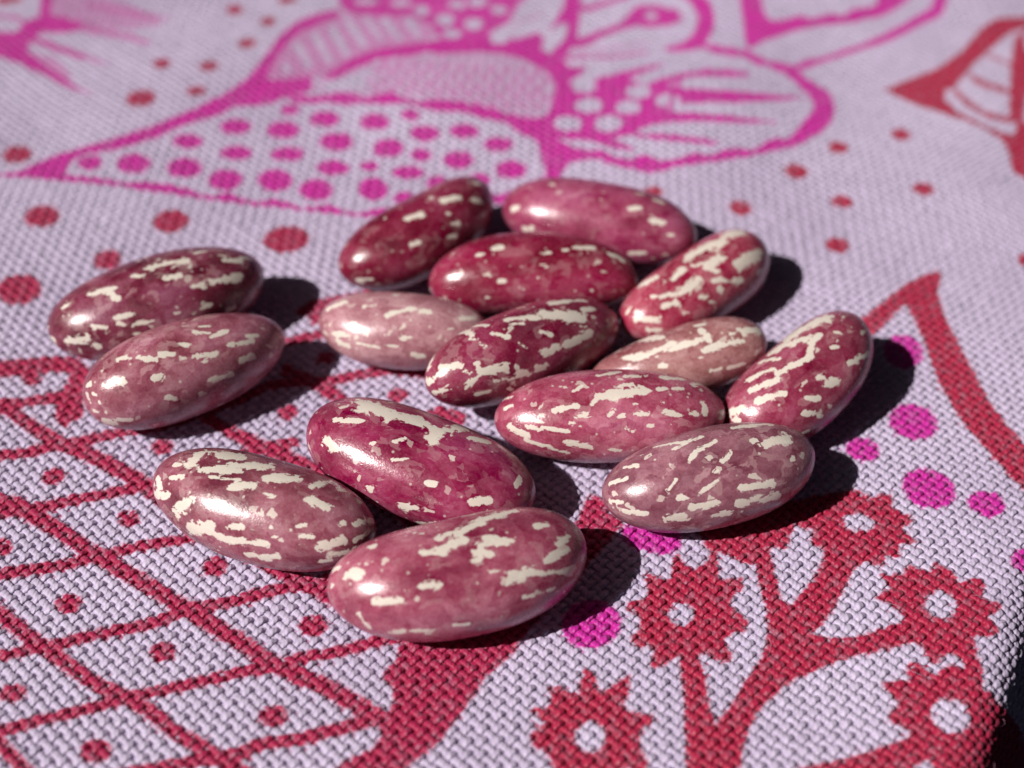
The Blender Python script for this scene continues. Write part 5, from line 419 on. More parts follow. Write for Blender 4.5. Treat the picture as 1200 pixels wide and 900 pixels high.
,["r",0.75,[[4.933,13.5],[4.943,13.458],[4.958,13.397],[4.979,13.336],[5.004,13.286],[5.033,13.24],[5.069,13.193],[5.112,13.139],[5.166,13.083],[5.235,13.038],[5.334,13.015],[5.446,13.008],[5.526,13.006],[5.57,13.136],[5.491,13.138],[5.382,13.146],[5.29,13.167],[5.229,13.205],[5.18,13.257],[5.137,13.309],[5.102,13.352],[5.076,13.392],[5.055,13.434],[5.037,13.485],[5.023,13.541],[5.013,13.582]]]],"spk":{"1":[[-0.015,0.017,0.404,0.315,-0.003,0.385,0.052],[-0.167,-0.019,0.4,-0.107,-0.056,0.402,0.028],[0.076,-0.153,0.387,0.197,-0.172,0.375,0.033],[-0.559,-0.014,0.336,-0.344,-0.072,0.378,0.031],[-0.428,-0.077,0.363,-0.358,-0.192,0.347,0.025],[0.271,-0.273,0.322,0.344,-0.292,0.296,0.036],[0.441,-0.258,0.294,0.698,-0.223,0.207,0.039],[0.62,-0.076,0.309,0.749,-0.069,0.253,0.031],[0.777,-0.018,0.246,0.886,0.001,0.169,0.021],[-0.428,-0.312,0.26,-0.286,-0.343,0.268,0.023],[-0.428,-0.349,0.224,-0.386,-0.377,0.204,0.018],[-0.315,-0.396,0.202,-0.137,-0.423,0.201,0.023],[-0.62,-0.28,0.206,-0.534,-0.327,0.202,0.026],[-0.852,-0.2,0.067,-0.698,-0.299,0.117,0.042],[-0.972,0.031,-0.006,-0.949,-0.078,0.005,0.027],[-0.654,-0.345,0.056,-0.631,-0.359,0.041,0.03],[-0.329,-0.434,0.128,-0.286,-0.445,0.12,0.019],[0.286,-0.418,0.176,0.358,-0.405,0.172,0.024],[0.015,-0.421,0.211,0.091,-0.425,0.202,0.015],[0.386,0.078,0.366,0.495,0.088,0.342,0.018],[0.508,-0.407,0.046,0.571,-0.385,0.035,0.023]],"2":[[0.111,-0.028,0.392,0.273,-0.123,0.354,0.022],[0.219,-0.126,0.362,0.363,-0.098,0.343,0.022],[0.325,-0.215,0.299,0.541,-0.203,0.232,0.021],[0.507,-0.163,0.274,0.604,-0.155,0.235,0.017],[0.014,-0.238,0.329,0.206,-0.26,0.29,0.023],[0.069,-0.285,0.287,0.111,-0.29,0.277,0.012],[0.083,-0.38,0.151,0.273,-0.367,0.115,0.027],[0.376,-0.316,0.176,0.496,-0.289,0.153,0.03],[-0.388,-0.076,0.381,-0.286,-0.161,0.369,0.028],[-0.219,-0.133,0.384,-0.124,-0.175,0.369,0.027],[-0.338,-0.282,0.286,-0.286,-0.286,0.29,0.029],[-0.286,-0.39,0.133,-0.233,-0.404,0.104,0.029],[-0.055,-0.103,0.392,0.014,-0.143,0.376,0.02],[-0.53,-0.001,0.356,-0.449,-0.043,0.375,0.028],[-0.714,-0.109,0.249,-0.697,-0.134,0.249,0.019],[-0.81,-0.084,0.165,-0.793,-0.113,0.171,0.016],[-0.839,-0.139,0.031,-0.821,-0.167,0.036,0.02],[-0.78,-0.206,-0.073,-0.722,-0.259,-0.069,0.056],[-0.697,-0.286,-0.007,-0.614,-0.332,-0.009,0.024],[-0.821,0.031,0.173,-0.799,0.007,0.201,0.026],[-0.624,-0.148,0.286,-0.563,-0.192,0.29,0.034],[0.165,0.015,0.386,0.259,-0.015,0.374,0.014],[-0.786,-0.159,0.139,-0.786,-0.177,0.116,0.012]],"3":[[-0.206,-0.07,0.343,-0.069,-0.128,0.339,0.042],[0.206,-0.1,0.335,0.351,-0.153,0.307,0.039],[0.124,-0.233,0.302,0.152,-0.249,0.292,0.018],[-0.351,-0.285,0.247,-0.273,-0.313,0.24,0.026],[0.124,-0.332,0.237,0.165,-0.35,0.215,0.024],[0.0,-0.382,0.189,0.069,-0.397,0.165,0.02],[0.473,-0.212,0.25,0.541,-0.232,0.208,0.032],[0.662,-0.026,0.24,0.698,-0.05,0.217,0.032],[-0.338,0.092,0.317,-0.325,0.091,0.319,0.016],[0.233,0.104,0.315,0.273,0.096,0.315,0.014],[-0.848,-0.07,0.006,-0.753,-0.197,0.032,0.015]],"4":[[-0.79,-0.199,0.132,-0.74,-0.208,0.164,0.034],[-0.641,-0.324,0.029,-0.562,-0.343,0.055,0.028],[0.303,-0.112,0.318,0.385,-0.082,0.317,0.03],[0.526,-0.157,0.269,0.619,-0.148,0.247,0.036],[0.682,-0.214,0.18,0.74,-0.196,0.163,0.017],[0.303,0.099,0.325,0.385,0.124,0.31,0.024],[0.489,0.078,0.302,0.562,0.081,0.285,0.02],[0.398,-0.371,0.008,0.514,-0.349,0.032,0.022],[-0.489,0.023,0.316,-0.451,0.024,0.322,0.015]],"5":[[-0.346,0.007,0.336,-0.291,0.011,0.341,0.033],[0.074,-0.064,0.337,0.162,-0.055,0.336,0.021],[0.059,-0.171,0.297,0.118,-0.181,0.291,0.017],[0.262,-0.028,0.335,0.305,-0.02,0.332,0.017],[-0.305,-0.285,0.207,-0.262,-0.285,0.209,0.018],[-0.427,-0.35,0.076,-0.401,-0.352,0.077,0.017],[0.03,-0.269,0.227,0.044,-0.269,0.227,0.014],[-0.118,-0.191,0.288,-0.103,-0.191,0.288,0.009],[0.374,0.015,0.327,0.541,0.043,0.294,0.021],[0.676,0.019,0.253,0.81,-0.03,0.188,0.029],[0.504,-0.32,0.109,0.517,-0.322,0.101,0.008],[0.22,-0.337,0.123,0.234,-0.337,0.122,0.008],[0.346,-0.336,0.11,0.36,-0.336,0.11,0.008],[-0.479,-0.053,0.312,-0.44,-0.05,0.318,0.025]],"6":[[-0.644,0.017,0.171,-0.495,0.04,0.245,0.033],[-0.319,-0.041,0.29,-0.22,-0.039,0.303,0.021],[-0.094,-0.136,0.295,0.129,-0.052,0.306,0.029],[0.175,-0.078,0.299,0.254,-0.063,0.292,0.03],[-0.381,-0.2,0.226,-0.319,-0.241,0.216,0.03],[-0.577,-0.208,0.096,-0.43,-0.265,0.146,0.024],[-0.537,-0.254,0.054,-0.43,-0.31,0.049,0.029],[-0.361,-0.316,0.108,-0.163,-0.357,0.11,0.021],[-0.14,-0.348,0.133,0.0,-0.352,0.134,0.014],[-0.117,-0.292,0.207,-0.07,-0.294,0.208,0.014],[0.047,-0.306,0.195,0.117,-0.302,0.193,0.021],[0.421,-0.185,0.212,0.468,-0.164,0.205,0.012],[0.521,-0.05,0.224,0.632,0.015,0.173,0.033],[0.14,-0.372,0.064,0.231,-0.362,0.047,0.026]],"7":[[-0.18,0.073,0.371,0.06,-0.036,0.381,0.028],[-0.165,-0.006,0.378,-0.09,-0.046,0.379,0.018],[0.15,-0.026,0.38,0.45,-0.157,0.31,0.055],[0.283,0.091,0.362,0.601,0.049,0.307,0.032],[-0.515,0.258,0.207,-0.502,0.088,0.321,0.032],[-0.423,0.23,0.265,-0.34,0.106,0.347,0.02],[-0.368,-0.016,0.357,-0.283,-0.102,0.354,0.022],[-0.553,0.051,0.315,-0.515,0.01,0.329,0.015],[-0.515,-0.059,0.323,-0.476,-0.095,0.324,0.01],[0.0,-0.161,0.346,0.09,-0.214,0.316,0.018],[0.195,-0.292,0.238,0.476,-0.26,0.222,0.034],[-0.21,-0.185,0.325,-0.18,-0.235,0.293,0.014],[0.075,-0.288,0.249,0.135,-0.3,0.232,0.023],[-0.045,-0.301,0.233,0.045,-0.301,0.233,0.03],[-0.12,-0.353,0.136,-0.045,-0.358,0.128,0.031],[-0.613,-0.165,0.253,-0.613,-0.225,0.202,0.022],[-0.613,-0.23,0.196,-0.409,-0.283,0.206,0.036],[-0.311,-0.305,0.199,-0.297,-0.311,0.192,0.021],[-0.297,-0.337,0.14,-0.224,-0.351,0.125,0.03],[-0.74,-0.237,0.09,-0.669,-0.238,0.153,0.026],[-0.669,-0.283,0.022,-0.565,-0.315,0.033,0.016],[-0.515,-0.304,0.126,-0.354,-0.341,0.111,0.017],[-0.849,-0.033,0.182,-0.74,-0.111,0.226,0.032],[-0.893,0.101,0.1,-0.803,0.188,0.103,0.035],[-0.953,0.017,0.044,-0.949,-0.019,0.061,0.03],[-0.923,-0.035,0.107,-0.893,-0.039,0.142,0.015],[-0.944,-0.08,-0.014,-0.869,-0.164,0.056,0.023],[-0.882,-0.144,0.075,-0.856,-0.153,0.102,0.012],[-0.876,-0.079,-0.145,-0.803,-0.169,-0.141,0.02],[-0.721,-0.166,0.202,-0.69,-0.2,0.188,0.011],[-0.409,-0.349,0.028,-0.354,-0.358,0.009,0.017],[0.515,-0.06,0.328,0.635,-0.071,0.291,0.023]],"8":[[0.0,0.124,0.29,0.303,0.067,0.305,0.068],[0.0,-0.087,0.314,0.161,-0.094,0.314,0.043],[-0.013,-0.077,0.315,0.027,-0.172,0.294,0.029],[-0.341,0.011,0.3,-0.187,0.042,0.307,0.035],[-0.377,-0.148,0.273,-0.187,-0.157,0.292,0.054],[-0.536,-0.065,0.259,-0.401,-0.153,0.267,0.024],[-0.587,-0.142,0.216,-0.482,-0.198,0.225,0.027],[-0.067,-0.231,0.266,0.0,-0.248,0.257,0.023],[0.027,-0.272,0.242,0.081,-0.3,0.22,0.016],[0.134,-0.319,0.201,0.213,-0.338,0.173,0.027],[0.252,-0.233,0.261,0.567,-0.198,0.21,0.05],[0.482,0.108,0.275,0.625,0.078,0.244,0.061],[-0.265,-0.271,0.223,-0.213,-0.296,0.208,0.02],[-0.2,-0.332,0.17,-0.134,-0.369,0.12,0.015],[-0.067,-0.291,0.224,-0.04,-0.324,0.193,0.023],[-0.802,-0.027,0.115,-0.686,-0.166,0.14,0.03],[-0.526,0.196,0.208,-0.389,0.151,0.258,0.039],[-0.764,-0.153,0.046,-0.694,-0.213,0.058,0.025],[-0.811,0.087,0.107,-0.758,0.087,0.157,0.014],[-0.597,-0.002,0.246,-0.577,-0.027,0.251,0.015],[0.448,-0.329,0.121,0.493,-0.316,0.118,0.025],[-0.094,0.002,0.315,-0.027,-0.028,0.317,0.022]],"9":[[-0.472,-0.013,0.195,-0.266,-0.081,0.235,0.031],[-0.346,0.189,0.143,-0.135,0.07,0.253,0.05],[-0.243,-0.076,0.24,-0.037,-0.047,0.273,0.031],[-0.062,-0.094,0.263,0.159,-0.089,0.28,0.033],[0.219,0.021,0.287,0.254,-0.111,0.274,0.028],[0.207,-0.174,0.25,0.357,-0.164,0.243,0.036],[0.4,-0.159,0.238,0.529,-0.142,0.211,0.03],[0.555,-0.052,0.233,0.716,-0.013,0.144,0.038],[0.195,0.103,0.269,0.266,0.096,0.271,0.024],[0.441,-0.073,0.261,0.481,-0.076,0.251,0.022],[0.207,-0.307,0.117,0.289,-0.306,0.109,0.015],[0.357,-0.303,0.094,0.51,-0.272,0.065,0.016],[-0.207,-0.185,0.201,-0.159,-0.203,0.198,0.019],[0.123,-0.222,0.218,0.147,-0.229,0.214,0.007],[0.628,-0.205,0.079,0.694,-0.152,0.071,0.022]],"10":[[0.118,0.265,0.221,0.47,0.158,0.25,0.073],[-0.105,0.264,0.232,0.157,0.101,0.309,0.052],[0.118,0.04,0.324,0.246,0.054,0.314,0.034],[-0.039,-0.045,0.335,0.118,0.019,0.327,0.025],[-0.32,0.041,0.327,-0.013,-0.056,0.334,0.028],[-0.512,0.227,0.233,-0.308,0.112,0.313,0.025],[-0.572,0.12,0.265,-0.379,-0.006,0.324,0.03],[-0.627,0.014,0.259,-0.448,-0.118,0.301,0.028],[-0.767,0.142,0.138,-0.712,0.062,0.208,0.036],[-0.802,0.092,0.109,-0.79,0.047,0.133,0.022],[-0.131,-0.219,0.3,-0.079,-0.248,0.287,0.026],[-0.092,-0.3,0.256,0.0,-0.322,0.236,0.039],[-0.332,-0.265,0.261,-0.246,-0.33,0.224,0.019],[-0.425,-0.319,0.193,-0.356,-0.364,0.164,0.022],[-0.32,-0.398,0.118,-0.295,-0.409,0.103,0.017],[0.195,-0.112,0.318,0.246,-0.148,0.305,0.014],[0.208,-0.285,0.246,0.295,-0.316,0.205,0.02],[0.32,-0.298,0.215,0.47,-0.307,0.142,0.025],[0.356,-0.029,0.307,0.379,-0.075,0.299,0.019],[-0.246,0.269,0.231,-0.182,0.146,0.304,0.028],[-0.512,-0.364,0.031,-0.448,-0.389,0.033,0.013]],"11":[[-0.178,-0.161,0.319,-0.104,-0.092,0.342,0.019],[-0.104,-0.103,0.34,0.265,-0.05,0.341,0.036],[0.207,-0.009,0.347,0.294,-0.05,0.338,0.023],[0.06,0.001,0.352,0.163,0.012,0.349,0.018],[-0.308,-0.03,0.34,-0.236,0.022,0.346,0.018],[-0.484,-0.171,0.278,-0.294,-0.167,0.309,0.021],[-0.294,-0.236,0.271,-0.207,-0.232,0.281,0.022],[-0.045,-0.252,0.274,0.0,-0.218,0.295,0.018],[0.03,-0.26,0.268,0.075,-0.251,0.273,0.02],[0.178,-0.241,0.277,0.265,-0.246,0.267,0.017],[0.405,-0.219,0.266,0.534,-0.232,0.226,0.023],[0.606,-0.212,0.217,0.662,-0.205,0.199,0.022],[0.733,-0.105,0.222,0.742,-0.175,0.179,0.025],[0.378,-0.029,0.331,0.432,-0.019,0.324,0.023],[0.497,-0.009,0.312,0.571,0.009,0.295,0.019],[0.391,-0.153,0.302,0.405,-0.152,0.3,0.016],[0.683,0.091,0.248,0.769,0.173,0.161,0.023],[-0.104,0.135,0.331,0.06,0.183,0.314,0.025],[0.119,0.115,0.337,0.222,0.123,0.33,0.018],[0.445,0.123,0.304,0.594,0.142,0.261,0.029],[-0.364,-0.269,0.237,-0.322,-0.28,0.234,0.015],[-0.703,-0.225,0.159,-0.617,-0.266,0.161,0.015],[-0.583,-0.265,0.179,-0.364,-0.319,0.182,0.015],[0.089,-0.317,0.214,0.149,-0.345,0.175,0.013],[0.265,-0.31,0.209,0.308,-0.313,0.2,0.009],[-0.391,-0.361,0.094,-0.193,-0.39,0.064,0.024],[-0.045,-0.398,0.037,0.045,-0.4,0.018,0.013],[-0.833,-0.174,0.104,-0.693,-0.271,0.098,0.024],[-0.713,-0.278,0.052,-0.364,-0.38,-0.018,0.015],[-0.662,-0.302,0.049,-0.497,-0.354,0.041,0.013],[-0.86,-0.021,0.162,-0.811,-0.031,0.197,0.015],[-0.873,0.112,0.116,-0.803,0.071,0.194,0.02],[-0.64,-0.205,0.21,-0.571,-0.239,0.21,0.009],[0.149,-0.18,0.312,0.178,-0.17,0.315,0.011]],"12":[[-0.219,-0.068,0.353,-0.124,0.015,0.36,0.017],[-0.138,-0.017,0.361,0.028,0.047,0.359,0.018],[-0.411,0.188,0.282,-0.151,0.11,0.343,0.022],[0.014,-0.155,0.343,0.096,-0.092,0.356,0.02],[0.232,0.159,0.32,0.55,0.182,0.247,0.026],[-0.298,0.08,0.339,-0.055,0.13,0.339,0.02],[0.298,-0.023,0.347,0.336,-0.021,0.342,0.024],[0.387,-0.068,0.33,0.602,-0.022,0.276,0.034],[-0.069,-0.214,0.319,-0.041,-0.205,0.324,0.017],[-0.205,-0.309,0.246,-0.069,-0.268,0.288,0.017],[-0.448,-0.23,0.257,-0.374,-0.184,0.301,0.015],[-0.387,-0.299,0.218,-0.336,-0.308,0.223,0.021],[-0.298,-0.37,0.15,-0.096,-0.384,0.165,0.027],[0.083,-0.344,0.221,0.362,-0.338,0.177,0.027],[0.069,-0.402,0.13,0.387,-0.382,0.061,0.032],[-0.124,-0.422,0.057,-0.014,-0.425,0.057,0.027],[-0.483,-0.354,0.066,-0.362,-0.385,0.079,0.038],[-0.848,-0.063,0.069,-0.783,-0.135,0.114,0.017],[-0.817,0.05,0.141,-0.711,-0.009,0.226,0.018],[-0.686,0.114,0.222,-0.602,0.061,0.273,0.019],[-0.777,-0.177,0.061,-0.631,-0.277,0.095,0.023],[0.581,-0.188,0.23,0.602,-0.181,0.224,0.021],[0.612,0.036,0.271,0.641,0.006,0.26,0.024]],"13":[[-0.57,0.14,0.299,-0.314,0.103,0.343,0.068],[-0.371,0.103,0.339,-0.106,0.146,0.338,0.05],[-0.106,0.146,0.338,0.137,0.113,0.348,0.037],[0.091,0.021,0.362,0.226,0.277,0.274,0.049],[0.328,0.168,0.325,0.467,0.242,0.276,0.029],[-0.696,-0.087,0.274,-0.48,-0.049,0.335,0.02],[-0.696,-0.251,0.195,-0.594,-0.291,0.211,0.042],[-0.167,-0.13,0.349,-0.106,-0.073,0.359,0.02],[-0.328,-0.21,0.315,-0.314,-0.19,0.324,0.014],[-0.121,-0.269,0.298,-0.015,-0.229,0.319,0.013],[-0.226,-0.446,0.084,-0.197,-0.442,0.102,0.029],[0.197,-0.33,0.256,0.256,-0.319,0.261,0.021],[0.57,-0.313,0.203,0.685,-0.237,0.216,0.029],[0.818,-0.032,0.224,0.826,0.055,0.219,0.024],[0.046,-0.462,0.038,0.182,-0.45,0.084,0.032],[0.211,-0.439,-0.112,0.328,-0.45,-0.028,0.032]],"14":[[-0.56,0.017,0.304,-0.548,0.126,0.287,0.054],[-0.449,-0.036,0.33,-0.16,0.02,0.365,0.031],[-0.384,0.164,0.31,-0.246,0.179,0.321,0.06],[-0.232,0.054,0.357,0.029,0.161,0.339,0.046],[0.073,0.02,0.37,0.274,0.119,0.345,0.039],[-0.146,-0.125,0.355,0.015,-0.071,0.368,0.029],[-0.343,-0.094,0.341,-0.117,-0.059,0.366,0.016],[0.436,-0.027,0.34,0.606,-0.027,0.298,0.032],[0.41,0.097,0.334,0.536,0.324,0.152,0.031],[0.117,-0.115,0.36,0.189,-0.102,0.36,0.02],[-0.68,-0.134,0.234,-0.572,-0.127,0.281,0.018],[-0.524,-0.337,0.128,-0.436,-0.296,0.223,0.047],[-0.397,-0.4,0.053,-0.218,-0.399,0.147,0.049],[-0.131,-0.428,0.095,0.246,-0.4,0.148,0.027],[-0.059,-0.376,0.202,0.044,-0.365,0.218,0.023],[0.102,-0.446,0.019,0.16,-0.442,0.039,0.027],[0.232,-0.437,0.029,0.343,-0.417,0.065,0.033],[0.487,-0.291,0.221,0.583,-0.253,0.216,0.023],[0.449,-0.238,0.274,0.5,-0.212,0.275,0.018],[0.628,-0.288,0.152,0.771,-0.175,0.159,0.037],[0.719,-0.272,0.085,0.878,-0.131,0.049,0.029],[0.81,-0.017,0.197,0.882,0.123,0.095,0.023],[0.728,-0.082,0.237,0.737,-0.073,0.234,0.021],[-0.817,-0.123,0.145,-0.746,-0.191,0.155,0.028],[-0.803,-0.205,0.061,-0.638,-0.244,0.181,0.032],[0.302,-0.356,0.204,0.33,-0.346,0.21,0.016],[0.638,-0.33,0.038,0.728,-0.281,0.026,0.013],[0.85,-0.114,0.123,0.9,0.019,0.107,0.02],[-0.709,-0.016,0.249,-0.66,-0.013,0.27,0.021],[-0.302,-0.271,0.275,-0.146,-0.247,0.308,0.014],[0.26,-0.311,0.257,0.274,-0.31,0.256,0.013],[0.595,0.215,0.24,0.7,0.275,0.125,0.032]],"15":[[-0.303,-0.036,0.389,-0.154,-0.09,0.397,0.027],[-0.169,-0.054,0.399,0.015,-0.019,0.405,0.038],[-0.169,0.055,0.393,-0.062,0.09,0.39,0.028],[0.0,0.066,0.396,0.184,0.139,0.378,0.039],[0.184,0.173,0.366,0.404,0.217,0.332,0.043],[-0.015,0.34,0.246,0.184,0.294,0.294,0.021],[0.303,0.207,0.346,0.473,0.225,0.317,0.024],[0.077,-0.129,0.397,0.184,-0.174,0.385,0.025],[0.123,-0.092,0.402,0.361,-0.081,0.391,0.033],[0.169,-0.029,0.405,0.259,-0.038,0.402,0.019],[0.577,0.017,0.355,0.661,0.034,0.329,0.023],[0.589,-0.243,0.285,0.756,-0.167,0.243,0.028],[0.705,-0.121,0.292,0.812,-0.047,0.25,0.024],[0.274,-0.345,0.291,0.446,-0.312,0.285,0.044],[0.446,-0.321,0.278,0.776,-0.274,0.12,0.025],[0.705,-0.29,0.177,0.803,-0.246,0.126,0.02],[0.244,-0.365,0.277,0.289,-0.361,0.275,0.02],[0.031,-0.188,0.382,0.092,-0.2,0.379,0.016],[0.138,-0.286,0.34,0.214,-0.293,0.333,0.014],[0.361,-0.438,0.16,0.5,-0.411,0.143,0.018],[0.552,-0.398,0.13,0.614,-0.381,0.107,0.01],[-0.361,-0.272,0.315,-0.229,-0.297,0.32,0.025],[-0.683,-0.255,0.203,-0.5,-0.312,0.246,0.026],[-0.829,0.025,0.229,-0.756,-0.026,0.269,0.035],[-0.803,-0.242,0.094,-0.746,-0.306,-0.007,0.019],[-0.169,-0.487,0.062,-0.062,-0.495,0.053,0.015],[-0.459,-0.437,0.029,-0.361,-0.462,0.03,0.018],[-0.564,-0.402,0.0,-0.513,-0.421,0.019,0.023],[-0.913,0.16,0.118,-0.868,0.119,0.186,0.021],[-0.638,0.179,0.281,-0.602,0.172,0.295,0.024],[-0.318,0.191,0.34,-0.214,0.159,0.362,0.014],[-0.951,0.026,0.107,-0.938,0.022,0.126,0.016]]},"beans":{"1":[-3.1112,9.3017,0.4616,0.972,0.4698,0.4048,-0.0137,0.05,-0.0032,2.1],"2":[-2.7416,8.493,0.517,0.8825,0.4092,0.4,-0.0155,0.017,-0.1189,2.3],"3":[-0.8463,10.3203,0.7648,0.883,0.4029,0.3464,0.0177,0.1111,-0.0268,2.5],"4":[0.8206,10.4911,-0.285,0.9359,0.4033,0.3462,-0.0032,-0.0276,-0.0215,2.6],"5":[0.189,9.7114,0.0218,0.9408,0.4087,0.3496,0.0074,-0.1051,-0.0232,2.4],"6":[-0.956,9.0647,-0.0862,0.7484,0.3614,0.3105,-0.0074,0.0647,-0.0247,2.3],"7":[0.1058,8.6941,0.5738,0.9609,0.3855,0.3835,-0.1181,-0.0113,0.0144,2.2],"8":[1.6712,9.6135,0.7138,0.8574,0.3741,0.3179,0.0045,0.071,0.0433,2.8],"9":[1.4304,8.7089,0.1958,0.7854,0.3112,0.2783,0.1319,0.0382,0.2456,2.2],"10":[2.4553,8.4472,0.7829,0.8354,0.4067,0.3342,0.0983,0.0867,-0.0747,2.7],"11":[0.8055,7.9983,0.0506,0.9507,0.4016,0.3523,0.0002,-0.0029,-0.0026,2.4],"12":[1.5643,7.3279,0.2715,0.8792,0.4125,0.3634,0.026,0.0441,-0.0041,2.3],"13":[-0.7372,7.4367,-0.3773,0.9692,0.4495,0.3628,-0.0997,0.0376,0.0065,2.9],"14":[-1.9343,7.0089,-0.3478,0.9327,0.4326,0.3711,-0.0131,0.0366,0.023,2.3],"15":[-0.3822,6.3574,0.2673,0.9817,0.4691,0.4049,-0.0357,0.0794,0.0419,2.5]}}''')

X0, Y0, CELL, NX, NY = -7.6, 4.0, 0.0125, 1240, 1040
ink = np.zeros((NY, NX, 3), dtype=np.float32)


def print_shape(kind, v, pts):
    p = np.asarray(pts, float)
    i0 = max(0, int((p[:, 0].min() - X0) / CELL)); i1 = min(NX, int((p[:, 0].max() - X0) / CELL) + 2)
    j0 = max(0, int((p[:, 1].min() - Y0) / CELL)); j1 = min(NY, int((p[:, 1].max() - Y0) / CELL) + 2)
    if i1 <= i0 or j1 <= j0:
        return
    gx = (X0 + (np.arange(i0, i1) + .5) * CELL)[None, :]
    gy = (Y0 + (np.arange(j0, j1) + .5) * CELL)[:, None]
    wind = np.zeros((j1 - j0, i1 - i0), dtype=np.int16)
    q = np.roll(p, -1, 0)
    for (xa, ya), (xb, yb) in zip(p, q):
        if ya == yb:
            continue
        r0 = np.searchsorted(gy[:, 0], min(ya, yb)); r1 = np.searchsorted(gy[:, 0], max(ya, yb))
        if r1 <= r0:
            continue
        yy = gy[r0:r1]
        xc = xa + (yy - ya) * (xb - xa) / (yb - ya)
        wind[r0:r1] += np.where(gx < xc, 1 if yb > ya else -1, 0).astype(np.int16)
    m = (wind != 0).astype(np.float32) * v
    sub = ink[j0:j1, i0:i1]
    sub *= (1 - m)[..., None]
    c = {'p': 0, 'c': 1, 'r': 2}.get(kind)
    if c is not None:
        sub[..., c] += m


for kind, v, pts in DATA['ops']:
    print_shape(kind, v, pts)
pad = np.pad(ink, ((1, 1), (1, 1), (0, 0)), mode='edge')
ink = (pad[1:-1, 1:-1] * 2 + pad[:-2, 1:-1] + pad[2:, 1:-1] + pad[1:-1, :-2] + pad[1:-1, 2:]) / 6


def sample_ink(x, y, bleed=.007):
    x = x + rng.normal(0, bleed, len(x)); y = y + rng.normal(0, bleed, len(y))
    fx = np.clip((x - X0) / CELL - .5, 0, NX - 2); fy = np.clip((y - Y0) / CELL - .5, 0, NY - 2)
    i = fx.astype(np.int32); j = fy.astype(np.int32)
    a = (fx - i)[:, None]; b = (fy - j)[:, None]
    out = (ink[j, i] * (1 - a) + ink[j, i + 1] * a) * (1 - b) + (ink[j + 1, i] * (1 - a) + ink[j + 1, i + 1] * a) * b
    inside = (x > X0) & (x < X0 + NX * CELL) & (y > Y0) & (y < Y0 + NY * CELL)
    return out * inside[:, None]


# ------------------------------------------------------------------ the lie of the cloth
EDGE_P, EDGE_N, EDGE_S, EDGE_R, EDGE_T = (3.807, 6.156), (.889, -.457), -.21, .34, math.radians(64)


def smooth(a, b, v):
    t = np.clip((v - a) / (b - a), 0, 1)
    return t * t * (3 - 2 * t)


def wrinkle(x, y):
    """soft unevenness of the far half and one shallow crease at right"""
    far = smooth(10.4, 12.6, y)
    w = far * (.048 * np.sin(1.7 * (.9 * y + .35 * x) + .6) + .034 * np.sin(2.1 * x - .8 * y + 1.0))
    d = (x - 3.0) * .37 + (y - 9.95) * .93
    return w + .045 * smooth(2.2, 3.4, x) * np.exp(-(d / .42) ** 2)


def lie(x, y):
    """flat cloth position -> position and unit normal where the cloth lies (it rolls over an edge at lower right)"""
    t = np.maximum(0, (x - EDGE_P[0]) * EDGE_N[0] + (y - EDGE_P[1]) * EDGE_N[1] - EDGE_S)
    th = np.minimum(t / EDGE_R, EDGE_T)
    ex = np.maximum(0, t - EDGE_R * EDGE_T)
    d = EDGE_R * np.sin(th) + ex * math.cos(EDGE_T) - t
    dz = -(EDGE_R * (1 - np.cos(th)) + ex * math.sin(EDGE_T))
    f = np.clip((y - 5) / 3, 0, 1)
    dx = np.maximum(0, x - 1.2)
    w0 = wrinkle(x, y)
    z = dz - .017 * dx ** 2 * f + w0
    sx = .034 * dx * f - (wrinkle(x + 1e-3, y) - w0) / 1e-3
    sy = -(wrinkle(x, y + 1e-3) - w0) / 1e-3
    n = np.stack([np.sin(th) * EDGE_N[0] + sx, np.sin(th) * EDGE_N[1] + sy, np.cos(th)], -1)
    n /= np.linalg.norm(n, axis=1, keepdims=True)
    return np.stack([x + d * EDGE_N[0], y + d * EDGE_N[1], z], -1), n


